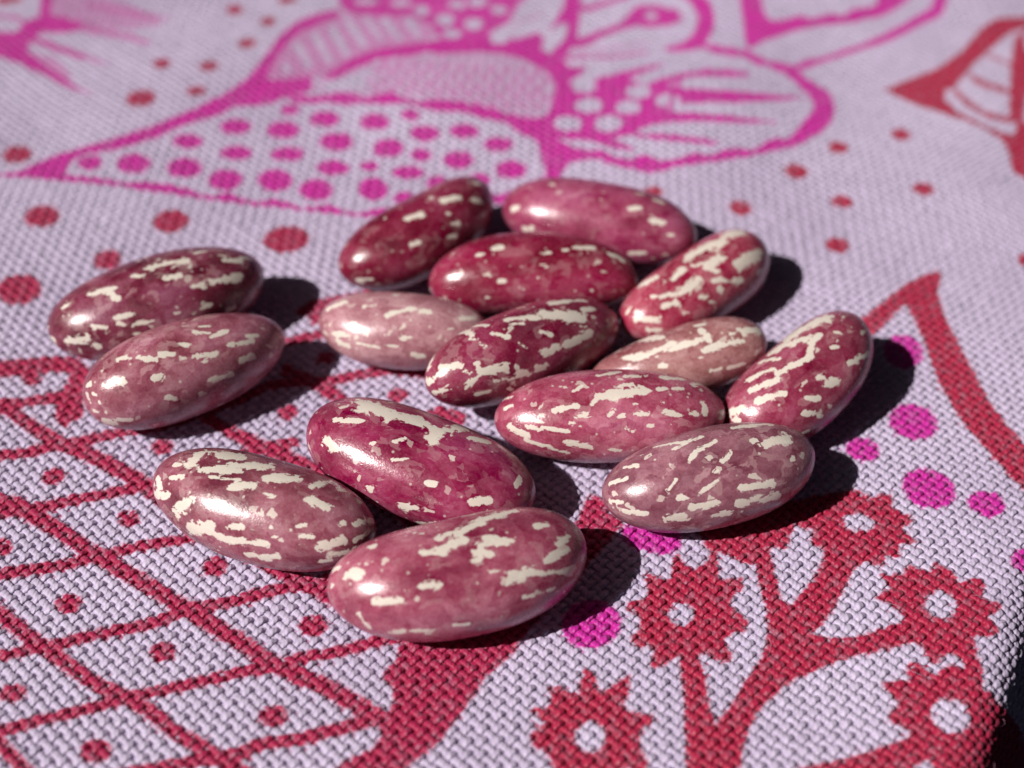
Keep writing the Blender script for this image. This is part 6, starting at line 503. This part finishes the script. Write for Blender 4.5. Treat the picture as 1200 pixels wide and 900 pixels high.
# ------------------------------------------------------------------ cloth material
def cloth_material(name, woven):
    k = Nodes(name)
    at = k.n('ShaderNodeAttribute', attribute_name='ink')
    sep = k.n('ShaderNodeSeparateXYZ')
    k.link(at.outputs['Vector'], sep.inputs[0])
    tc = k.n('ShaderNodeTexCoord')
    # undyed cotton: lavender ground with faint uneven dye
    cloudy = k.n('ShaderNodeTexNoise', i_Scale=55.0, i_Detail=3.0)
    fine = k.n('ShaderNodeTexNoise', i_Scale=1500.0, i_Detail=2.0)
    for nd in (cloudy, fine):
        k.link(tc.outputs['Object'], nd.inputs['Vector'])
    base = k.mix(k.ramp(cloudy.outputs['Fac'], .35, .65), LAV_A, LAV_B)
    c = base
    for s, dye in ((1, CRIMSON), (2, RED), (0, PINK)):
        v = k.math('ADD', sep.outputs[s], k.math('MULTIPLY', k.math('SUBTRACT', fine.outputs['Fac'], .5), .22))
        soft = k.ramp(v, .12, .88)
        # no ink where there is none
        soft = k.math('MULTIPLY', soft, k.ramp(sep.outputs[s], .02, .12))
        soft = k.math('MULTIPLY', soft, k.ramp(fine.outputs['Fac'], .28, .5, .80, 1.0))   # thread tops that took less ink
        c = k.mix(soft, c, dye)
    var = k.ramp(fine.outputs['Fac'], .25, .75, .86, 1.14)
    hsv = k.n('ShaderNodeHueSaturation')
    k.link(c, hsv.inputs['Color'])
    k.link(var, hsv.inputs['Value'])
    b = k.bsdf
    k.link(hsv.outputs['Color'], b.inputs['Base Color'])
    b.inputs['Roughness'].default_value = 0.52
    b.inputs['Specular IOR Level'].default_value = 0.42
    b.inputs['Sheen Weight'].default_value = 0.06
    b.inputs['Sheen Roughness'].default_value = 0.5
    if woven:
        # plied fibres running round each yarn
        yn = k.n('ShaderNodeAttribute', attribute_name='yarn')
        sy = k.n('ShaderNodeSeparateXYZ')
        k.link(yn.outputs['Vector'], sy.inputs[0])
        ph = k.math('ADD', k.math('MULTIPLY', sy.outputs[0], 2.1), k.math('MULTIPLY', sy.outputs[1], 1.6))
        ph = k.math('ADD', ph, k.math('MULTIPLY', fine.outputs['Fac'], .5))
        tw = k.math('SINE', k.math('MULTIPLY', ph, 6.2832))
        fib = k.n('ShaderNodeTexNoise', i_Scale=9000.0, i_Detail=1.0)
        k.link(tc.outputs['Object'], fib.inputs['Vector'])
        hgt = k.math('ADD', k.math('MULTIPLY', tw, .5), fib.outputs['Fac'])
        bp = k.n('ShaderNodeBump', i_Strength=0.45, i_Distance=0.00006)
        k.link(hgt, bp.inputs['Height'])
        k.link(bp.outputs['Normal'], b.inputs['Normal'])
    return k.m


LAV_A, LAV_B = lin(179, 165, 192), lin(191, 178, 204)
CRIMSON, RED, PINK = lin(158, 26, 72), lin(160, 26, 64), lin(186, 32, 146)
m_yarn = cloth_material('printed_cotton_yarn', True)
m_back = cloth_material('printed_cotton_ground', False)

# ------------------------------------------------------------------ the woven cloth: real yarns over and under each other
PITCH = 0.0740                      # mean spacing of the yarns
PITCH_A, PITCH_B = 0.0705, 0.0775   # along the two thread directions
ANG_A, ANG_B = math.radians(-42.4), math.radians(43.6)
DA = np.array([math.cos(ANG_A), math.sin(ANG_A)]); DB = np.array([math.cos(ANG_B), math.sin(ANG_B)])
SKEW = abs(DA[0] * DB[1] - DA[1] * DB[0])
SEG, ARC = 4, 7


def in_region(x, y):
    return (y > 4.25) & (y < 16.5) & (np.abs(x) < .357 * (.695 * y + 6.47) + .55)


def smooth_noise(n, step, amp):
    m = n // step + 3
    v = rng.normal(0, amp, m)
    return np.interp(np.arange(n) / step, np.arange(m), v)


all_v, all_q, all_flat, all_y = [], [], [], []
v_off = 0
N = 290
ts = np.arange(-N * SEG, N * SEG + 1) / SEG
arc = np.radians(np.linspace(205, -25, ARC))
for fam, (d1, d2, p1, p2) in enumerate(((DA, DB, PITCH_A, PITCH_B), (DB, DA, PITCH_B, PITCH_A))):
    lat = np.array([-d1[1], d1[0]])
    if lat @ d2 < 0:
        lat = -lat
    for j in range(-N, N + 1):
        c = np.array([0.0, 9.0])
        px = c[0] + ts * p1 * d1[0] + j * p2 * d2[0]
        py = c[1] + ts * p1 * d1[1] + j * p2 * d2[1]
        ok = np.nonzero(in_region(px, py))[0]
        if len(ok) < 8:
            continue
        ok = np.arange(ok[0], ok[-1] + 1)
        t = ts[ok]; px = px[ok]; py = py[ok]; n = len(ok)
        sgn = (1 if j % 2 == 0 else -1) * (1 if fam == 0 else -1)
        wave = sgn * np.cos(math.pi * t)
        shift = smooth_noise(n, SEG * 6, .030) + smooth_noise(n, SEG, .022)
        shift = shift * PITCH
        px = px + shift * lat[0]; py = py + shift * lat[1]
        fat = 1 + rng.normal(0, .07) + smooth_noise(n, SEG * 3, .09)
        # warp runs nearly straight, weft climbs over and dives under it
        if fam == 0:
            hw = p2 * SKEW * (.335 + .03 * wave) * fat
            ht = PITCH * .19 * fat
            cz = PITCH * (.08 * wave - .42 + smooth_noise(n, SEG * 2, .02))
        else:
            hw = p2 * SKEW * (.315 + .055 * wave) * fat
            ht = PITCH * .185 * fat
            cz = PITCH * (.235 * wave - .42 + smooth_noise(n, SEG * 2, .025))
        slope = np.gradient(cz) / (p1 / SEG)
        ca, sa = np.cos(arc), np.sin(arc)
        fx = px[:, None] + hw[:, None] * ca[None] * lat[0] - ht[:, None] * sa[None] * slope[:, None] * d1[0] * .5
        fy = py[:, None] + hw[:, None] * ca[None] * lat[1] - ht[:, None] * sa[None] * slope[:, None] * d1[1] * .5
        hz = cz[:, None] + ht[:, None] * sa[None]
        fx, fy, hz = fx.ravel(), fy.ravel(), hz.ravel()
        pos, nor = lie(fx, fy)
        all_v.append(pos + nor * hz[:, None])
        all_flat.append(np.stack([fx, fy], -1))
        all_y.append(np.stack([np.repeat(t, ARC) + j * .37, np.tile(np.arange(ARC) / ARC, n), np.full(n * ARC, fam)], -1))
        a = (np.arange(n - 1)[:, None] * ARC + np.arange(ARC - 1)[None]).ravel() + v_off
        all_q.append(np.stack([a, a + ARC, a + ARC + 1, a + 1], -1))
        v_off += n * ARC
V = np.concatenate(all_v); Q = np.concatenate(all_q); FL = np.concatenate(all_flat); YN = np.concatenate(all_y)

cloth = bpy.data.objects.new('tablecloth', None)
cloth.empty_display_size = 0.02
col.objects.link(cloth)
cloth['label'] = 'woven lavender tablecloth printed with magenta flowers, red lattice and dots, under all the beans'
cloth['category'] = 'tablecloth'

me = mesh_from('woven_yarns', V * CM, Q, m_yarn)
vec_attr(me, 'ink', sample_ink(FL[:, 0], FL[:, 1]))
vec_attr(me, 'yarn', YN)
yarns = bpy.data.objects.new('woven_yarns', me)
yarns['kind'] = 'stuff'
yarns.parent = cloth
col.objects.link(yarns)

# the close ground of the same cloth below the yarns, running on past the picture on every side
gx = np.concatenate([np.linspace(-16, -7, 10)[:-1], np.arange(-7, 8.01, .1), np.linspace(8, 16, 10)[1:]])
gy = np.concatenate([np.linspace(-4, 4, 10)[:-1], np.arange(4, 17.01, .1), np.linspace(17, 26, 10)[1:]])
GX, GY = np.meshgrid(gx, gy)
pos, nor = lie(GX.ravel(), GY.ravel())
edge = np.clip(np.maximum(np.abs(GX) - (.357 * (.695 * np.clip(GY, 3, 18) + 6.47) + .35), np.maximum(4.4 - GY, GY - 16.4)) / .2, 0, 1).ravel()
h = -.034 + .024 * edge
pos = pos + nor * h[:, None]
nxg, nyg = len(gx), len(gy)
a = (np.arange(nyg - 1)[:, None] * nxg + np.arange(nxg - 1)[None]).ravel()
me = mesh_from('cloth_ground', pos * CM, np.stack([a, a + 1, a + nxg + 1, a + nxg], -1), m_back)
vec_attr(me, 'ink', sample_ink(GX.ravel(), GY.ravel()))
ground = bpy.data.objects.new('cloth_ground', me)
ground.parent = cloth
col.objects.link(ground)

# a few loose cotton fibres standing out of the weave
fv, ff, fi, off = [], [], [], 0
for _ in range(420):
    y = rng.uniform(4.8, 11.5)
    x = rng.uniform(-1, 1) * .357 * (.695 * y + 6.47)
    L = rng.uniform(.06, .26); an = rng.uniform(0, 2 * math.pi); cu = rng.normal(0, 1.2); hgt = rng.uniform(.004, .035)
    s = np.linspace(0, 1, 7)
    fx = x + L * s * np.cos(an + cu * s); fy = y + L * s * np.sin(an + cu * s)
    pos, nor = lie(fx, fy)
    pos = pos + nor * (hgt * np.sin(math.pi * s) ** .7 + .002)[:, None]
    rad = .0016 * (1 - .6 * s)
    for kk in range(3):
        q = 2 * math.pi * kk / 3
        fv.append(pos + np.stack([np.full(7, math.cos(q)) * np.sin(an), -np.full(7, math.cos(q)) * np.cos(an), np.full(7, math.sin(q))], -1) * rad[:, None])
    ii = np.arange(6)
    for kk in range(3):
        a0 = off + kk * 7 + ii; b0 = off + ((kk + 1) % 3) * 7 + ii
        ff.append(np.stack([a0, a0 + 1, b0 + 1, b0], -1))
    fi.append(np.tile(sample_ink(np.array([x]), np.array([y])), (21, 1)) * .6)
    off += 21
me = mesh_from('loose_fibres', np.concatenate(fv) * CM, np.concatenate(ff), m_back)
vec_attr(me, 'ink', np.concatenate(fi))
fib = bpy.data.objects.new('loose_fibres', me)
fib['kind'] = 'stuff'
fib.parent = cloth
col.objects.link(fib)

# ------------------------------------------------------------------ the beans
def bean_material(name, dark, mid, pale, seed, rough=.30, cream=(226, 214, 196), mott=.5):
    k = Nodes(name)
    tc = k.n('ShaderNodeTexCoord')
    mp = k.n('ShaderNodeMapping')
    mp.inputs['Scale'].default_value = (74, 100, 100)      # cm, drawn out along the bean
    mp.inputs['Location'].default_value = (seed * 3.1, seed * 1.7, seed * 2.3)
    k.link(tc.outputs['Object'], mp.inputs['Vector'])
    iso = k.n('ShaderNodeMapping')
    iso.inputs['Scale'].default_value = (100, 100, 100)
    iso.inputs['Location'].default_value = (seed * 1.3, seed * 2.9, seed)
    k.link(tc.outputs['Object'], iso.inputs['Vector'])
    wob = k.n('ShaderNodeTexNoise', i_Scale=5.0, i_Detail=2.0)
    k.link(mp.outputs[0], wob.inputs['Vector'])
    warp = k.n('ShaderNodeVectorMath', operation='MULTIPLY_ADD')
    k.link(wob.outputs['Color'], warp.inputs[0])
    warp.inputs[1].default_value = (.14, .14, .14)
    k.link(mp.outputs[0], warp.inputs[2])
    flake = k.n('ShaderNodeTexVoronoi', i_Scale=10.5, distance='CHEBYCHEV')
    k.link(warp.outputs[0], flake.inputs['Vector'])
    fl2 = k.n('ShaderNodeTexVoronoi', i_Scale=25.0, distance='CHEBYCHEV')
    k.link(warp.outputs[0], fl2.inputs['Vector'])
    fs = k.n('ShaderNodeSeparateColor'); k.link(flake.outputs['Color'], fs.inputs[0])
    fs2 = k.n('ShaderNodeSeparateColor'); k.link(fl2.outputs['Color'], fs2.inputs[0])
    cloud = k.n('ShaderNodeTexNoise', i_Scale=3.0, i_Detail=5.0, i_Roughness=.6)
    k.link(mp.outputs[0], cloud.inputs['Vector'])
    fine = k.n('ShaderNodeTexNoise', i_Scale=45.0, i_Detail=3.0)
    k.link(iso.outputs[0], fine.inputs['Vector'])
    # seed coat: cloudy wine red with faint flakes
    c = k.mix(k.ramp(cloud.outputs['Fac'], .30, .56), dark, mid)
    c = k.mix(k.math('MULTIPLY', k.ramp(cloud.outputs['Fac'], .50, .75), .8), c, pale)
    soft = k.math('MULTIPLY', k.math('SUBTRACT', fs.outputs[0], .5), mott)
    soft = k.math('ADD', soft, k.math('MULTIPLY', k.math('SUBTRACT', fs2.outputs[1], .5), mott * .6))
    soft = k.math('ADD', soft, k.math('MULTIPLY', k.math('SUBTRACT', fine.outputs['Fac'], .5), .5))
    hs = k.n('ShaderNodeHueSaturation')
    k.link(c, hs.inputs['Color'])
    k.link(k.math('ADD', k.math('MULTIPLY', soft, .62), 1.0), hs.inputs['Value'])
    k.link(k.math('SUBTRACT', 1.0, k.math('MULTIPLY', soft, .36)), hs.inputs['Saturation'])
    c = hs.outputs['Color']
    # half-bleached flakes
    gh = k.math('MULTIPLY', k.ramp(fs.outputs[1], .80, .83), k.ramp(fs2.outputs[2], .30, .36))
    c = k.mix(k.math('MULTIPLY', gh, .45 * mott), c, lin(214, 178, 180))
    # cream flakes: placed by hand, with ragged angular edges
    sp = k.n('ShaderNodeAttribute', attribute_name='speck')
    f = k.math('ADD', sp.outputs['Fac'], k.math('MULTIPLY', k.math('SUBTRACT', fs2.outputs[0], .5), .46))
    f = k.math('ADD', f, k.math('MULTIPLY', k.math('SUBTRACT', fs.outputs[2], .5), .22))
    f = k.math('ADD', f, k.math('MULTIPLY', k.math('SUBTRACT', fine.outputs['Fac'], .5), .34))
    mask = k.ramp(f, .43, .55)
    # pin-prick pale spots
    pin = k.n('ShaderNodeTexVoronoi', i_Scale=13.0)
    k.link(iso.outputs[0], pin.inputs['Vector'])
    pr = k.n('ShaderNodeSeparateColor'); k.link(pin.outputs['Color'], pr.inputs[0])
    pm = k.math('MULTIPLY', k.ramp(pin.outputs['Distance'], .20, .10), k.ramp(pr.outputs[0], .66, .72))
    cr = lin(*cream)
    creamy = k.mix(k.ramp(cloud.outputs['Fac'], .3, .7), tuple(x * .88 for x in cr[:3]) + (1,), cr)
    c = k.mix(k.math('MULTIPLY', pm, min(.65, 1.3 * mott)), c, creamy)
    tiny = k.ramp(fs2.outputs[1], 1.0 - .035 * mott, 1.008 - .035 * mott)
    c = k.mix(k.math('MULTIPLY', tiny, .65), c, creamy)
    c = k.mix(k.math('MULTIPLY', mask, .88), c, creamy)
    b = k.bsdf
    k.link(c, b.inputs['Base Color'])
    rg = k.math('ADD', k.math('MULTIPLY', k.math('SUBTRACT', fine.outputs['Fac'], .5), .22), rough)
    k.link(rg, b.inputs['Roughness'])
    b.inputs['Specular IOR Level'].default_value = 0.75
    b.inputs['Subsurface Weight'].default_value = 0.1
    b.inputs['Subsurface Radius'].default_value = (1.0, .45, .35)
    b.inputs['Subsurface Scale'].default_value = 0.0008
    grain = k.n('ShaderNodeTexNoise', i_Scale=75.0, i_Detail=2.0)
    k.link(iso.outputs[0], grain.inputs['Vector'])
    low = k.n('ShaderNodeTexNoise', i_Scale=6.0, i_Detail=2.0)
    k.link(mp.outputs[0], low.inputs['Vector'])
    hh = k.math('ADD', k.math('MULTIPLY', grain.outputs['Fac'], .24), k.math('MULTIPLY', low.outputs['Fac'], .9))
    hh = k.math('ADD', hh, k.math('MULTIPLY', mask, .05))
    bp = k.n('ShaderNodeBump', i_Strength=.5, i_Distance=0.0001)
    k.link(hh, bp.inputs['Height'])
    k.link(bp.outputs['Normal'], b.inputs['Normal'])
    return k.m


SPK = {1: .82, 2: .88, 3: .88, 4: .9, 5: .95, 6: .85, 8: 1.0, 9: .9, 10: 1.0, 11: 1.0, 12: 1.02, 13: 1.02, 14: .98, 15: 1.02}   # size of the flakes, seed by seed
RINGS, SIDES = 116, 168


def bean_surface(a, b, c, kk, ee, pexp, seed):
    r_ = np.random.default_rng(100 + seed)
    u = np.linspace(-1, 1, RINGS + 2)[1:-1][:, None]
    ph = np.linspace(0, 2 * math.pi, SIDES, endpoint=False)[None]
    s = np.sin(u * math.pi / 2)
    r = np.sqrt(np.maximum(0, 1 - np.abs(s) ** pexp)) * (1 + ee * s)
    f1, f2, f3 = r_.uniform(0, 6.28, 3)
    # no seed is a true ellipsoid: flattened cheeks, shallow dents, a slightly ridged back
    lump = 1 + .012 * np.sin(3.1 * s + f1 + 1.0 * np.cos(ph)) + .010 * np.sin(2 * ph + 2.4 * s + f2) + .006 * np.sin(5 * s + 3 * ph + f3)
    for _ in range(5):
        s0, p0, amp, w = r_.uniform(-.8, .8), r_.uniform(0, 6.28), r_.uniform(-.028, .012), r_.uniform(.18, .4)
        dp = np.abs((ph - p0 + math.pi) % (2 * math.pi) - math.pi)
        lump = lump + amp * np.exp(-((s - s0) / w) ** 2 - (dp / (w * 2)) ** 2)
    P = np.stack([a * s + 0 * ph, b * r * np.cos(ph) * lump + kk * (s ** 2 - .4), c * r * np.sin(ph) * lump + 0 * s], -1).reshape(-1, 3)
    P = np.vstack([P, [[-a, kk * .6, 0], [a, kk * .6, 0]]])
    i = np.arange(RINGS - 1)[:, None] * SIDES; j = np.arange(SIDES)[None]; j2 = (j + 1) % SIDES
    quads = np.stack([i + j, i + SIDES + j, i + SIDES + j2, i + j2], -1).reshape(-1, 4)
    return P, quads


def make_bean(num, label, mat, extra):
    cx, cy, yaw, a, b, c, tilt, kk, ee, pexp = DATA['beans'][str(num)]
    P, quads = bean_surface(a, b, c, kk, ee, pexp, num)
    nring = RINGS * SIDES
    # flakes seen in the photograph, then more of the same sort on the sides it does not show
    caps = [tuple(q) for q in DATA['spk'][str(num)]]
    seen = np.array([(np.array(q[:3]) + np.array(q[3:6])) / 2 for q in caps])
    r_ = np.random.default_rng(300 + num)
    rad = np.array([q[6] for q in caps])
    for _ in range(extra):
        p = P[r_.integers(0, nring)]
        if np.linalg.norm(seen - p, axis=1).min() < .30:
            continue
        L = r_.uniform(.02, .16)
        caps.append((p[0] - L / 2, p[1], p[2], p[0] + L / 2, p[1] + r_.normal(0, .02), p[2], float(r_.choice(rad)) * r_.uniform(.6, 1)))
    fld = np.zeros(len(P))
    for q in caps:
        A = np.array(q[:3]); B = np.array(q[3:6]); r = max(q[6], .012) * SPK.get(num, 1.0)
        ab = B - A
        t = np.clip(((P - A) @ ab) / max(ab @ ab, 1e-9), 0, 1)
        d = np.linalg.norm(P - A - t[:, None] * ab, axis=1)
        fld = np.maximum(fld, 1 - d / (2 * r))
    ct, st = math.cos(tilt), math.sin(tilt)
    zmin = (P[:, 0] * st + P[:, 2] * ct).min()
    # triangle caps at the two ends
    j = np.arange(SIDES); j2 = (j + 1) % SIDES
    last = (RINGS - 1) * SIDES
    tris = [(nring, int(x), int(y)) for x, y in zip(j, j2)] + [(nring + 1, int(last + y), int(last + x)) for x, y in zip(j, j2)]
    me = bpy.data.meshes.new('bean')
    me.from_pydata((P * CM).tolist(), [], [tuple(map(int, q[::-1])) for q in quads] + [t[::-1] for t in tris])
    me.polygons.foreach_set('use_smooth', np.ones(len(me.polygons), dtype=bool))
    me.update()
    me.materials.append(mat)
    float_attr(me, 'speck', fld)
    o = bpy.data.objects.new('bean', me)
    z0, _ = lie(np.array([cx]), np.array([cy]))
    o.location = (cx * CM, cy * CM, (-zmin + z0[0, 2] - .006) * CM)
    o.rotation_euler = (0, -tilt, yaw)
    o['label'] = label
    o['category'] = 'bean'
    o['group'] = 'speckled beans scattered on the tablecloth'
    col.objects.link(o)
    return o


G = lambda *c: lin(*c)
BEANS = {
    1: ('dark maroon bean at far left, behind a dusty rose bean', (83, 34, 47), (126, 52, 72), (157, 95, 122), 0.28, (236, 228, 216), 0.5, 25),
    2: ('dusty rose bean at far left with small cream flecks, before the dark maroon one', (115, 49, 61), (165, 97, 114), (185, 130, 148), 0.29, (236, 228, 216), 0.55, 25),
    3: ('dark wine bean pointing away, behind the small pale pink bean at the back', (86, 20, 38), (123, 33, 57), (150, 62, 93), 0.26, (236, 228, 216), 0.3, 10),
    4: ('farthest back rosy bean with a large white gleam, on bare lavender cloth', (122, 37, 65), (158, 67, 101), (177, 102, 135), 0.28, (236, 228, 216), 0.35, 8),
    5: ('deep crimson bean with few tiny dots, in the middle of the back cluster', (112, 27, 48), (145, 44, 73), (162, 69, 100), 0.25, (236, 228, 216), 0.35, 10),
    6: ('small pale pink bean at the left end of the cluster, palest of all', (157, 98, 111), (183, 133, 142), (198, 159, 164), 0.29, (236, 228, 216), 0.45, 18),
    7: ('purple red bean with jagged cream patches, touching the small pale pink bean', (104, 30, 53), (144, 54, 79), (160, 82, 113), 0.25, (236, 228, 216), 0.4, 35),
    8: ('heavily cream splashed red bean at the back right of the cluster', (126, 34, 55), (165, 62, 86), (187, 99, 118), 0.27, (236, 228, 216), 0.4, 40),
    9: ('half hidden pale tan pink and cream bean wedged between three pinker beans', (127, 66, 76), (162, 108, 111), (177, 133, 130), 0.29, (236, 228, 216), 0.5, 30),
    10: ('rightmost bean, crimson with long cream streaks', (117, 40, 61), (154, 67, 91), (174, 99, 126), 0.26, (236, 228, 216), 0.45, 35),
    11: ('pink bean with a ring shaped cream patch on top, front middle of the cluster', (142, 57, 79), (178, 91, 116), (192, 119, 144), 0.27, (236, 228, 216), 0.45, 35),
    12: ('greyish mauve bean at the lower right of the cluster, beside the red printed flowers', (111, 59, 74), (150, 94, 109), (170, 118, 131), 0.29, (236, 228, 216), 0.6, 35),
    13: ('long crimson bean with one cream streak along its top edge', (112, 30, 57), (150, 50, 85), (169, 86, 119), 0.24, (236, 228, 216), 0.4, 14),
    14: ('mottled brownish mauve bean on the printed lattice, leftmost of the front three', (100, 43, 58), (146, 79, 94), (167, 106, 125), 0.26, (236, 228, 216), 0.5, 35),
    15: ('largest nearest pink bean with broad cloudy cream patches, at the very front', (124, 41, 67), (168, 85, 108), (192, 125, 143), 0.27, (236, 228, 216), 0.4, 25),
}
for num, (label, dark, mid, pale, rough, cream, mott, extra) in BEANS.items():
    mat = bean_material('bean_coat', G(*dark), G(*mid), G(*pale), num, rough, cream, mott)
    make_bean(num, label, mat, extra)
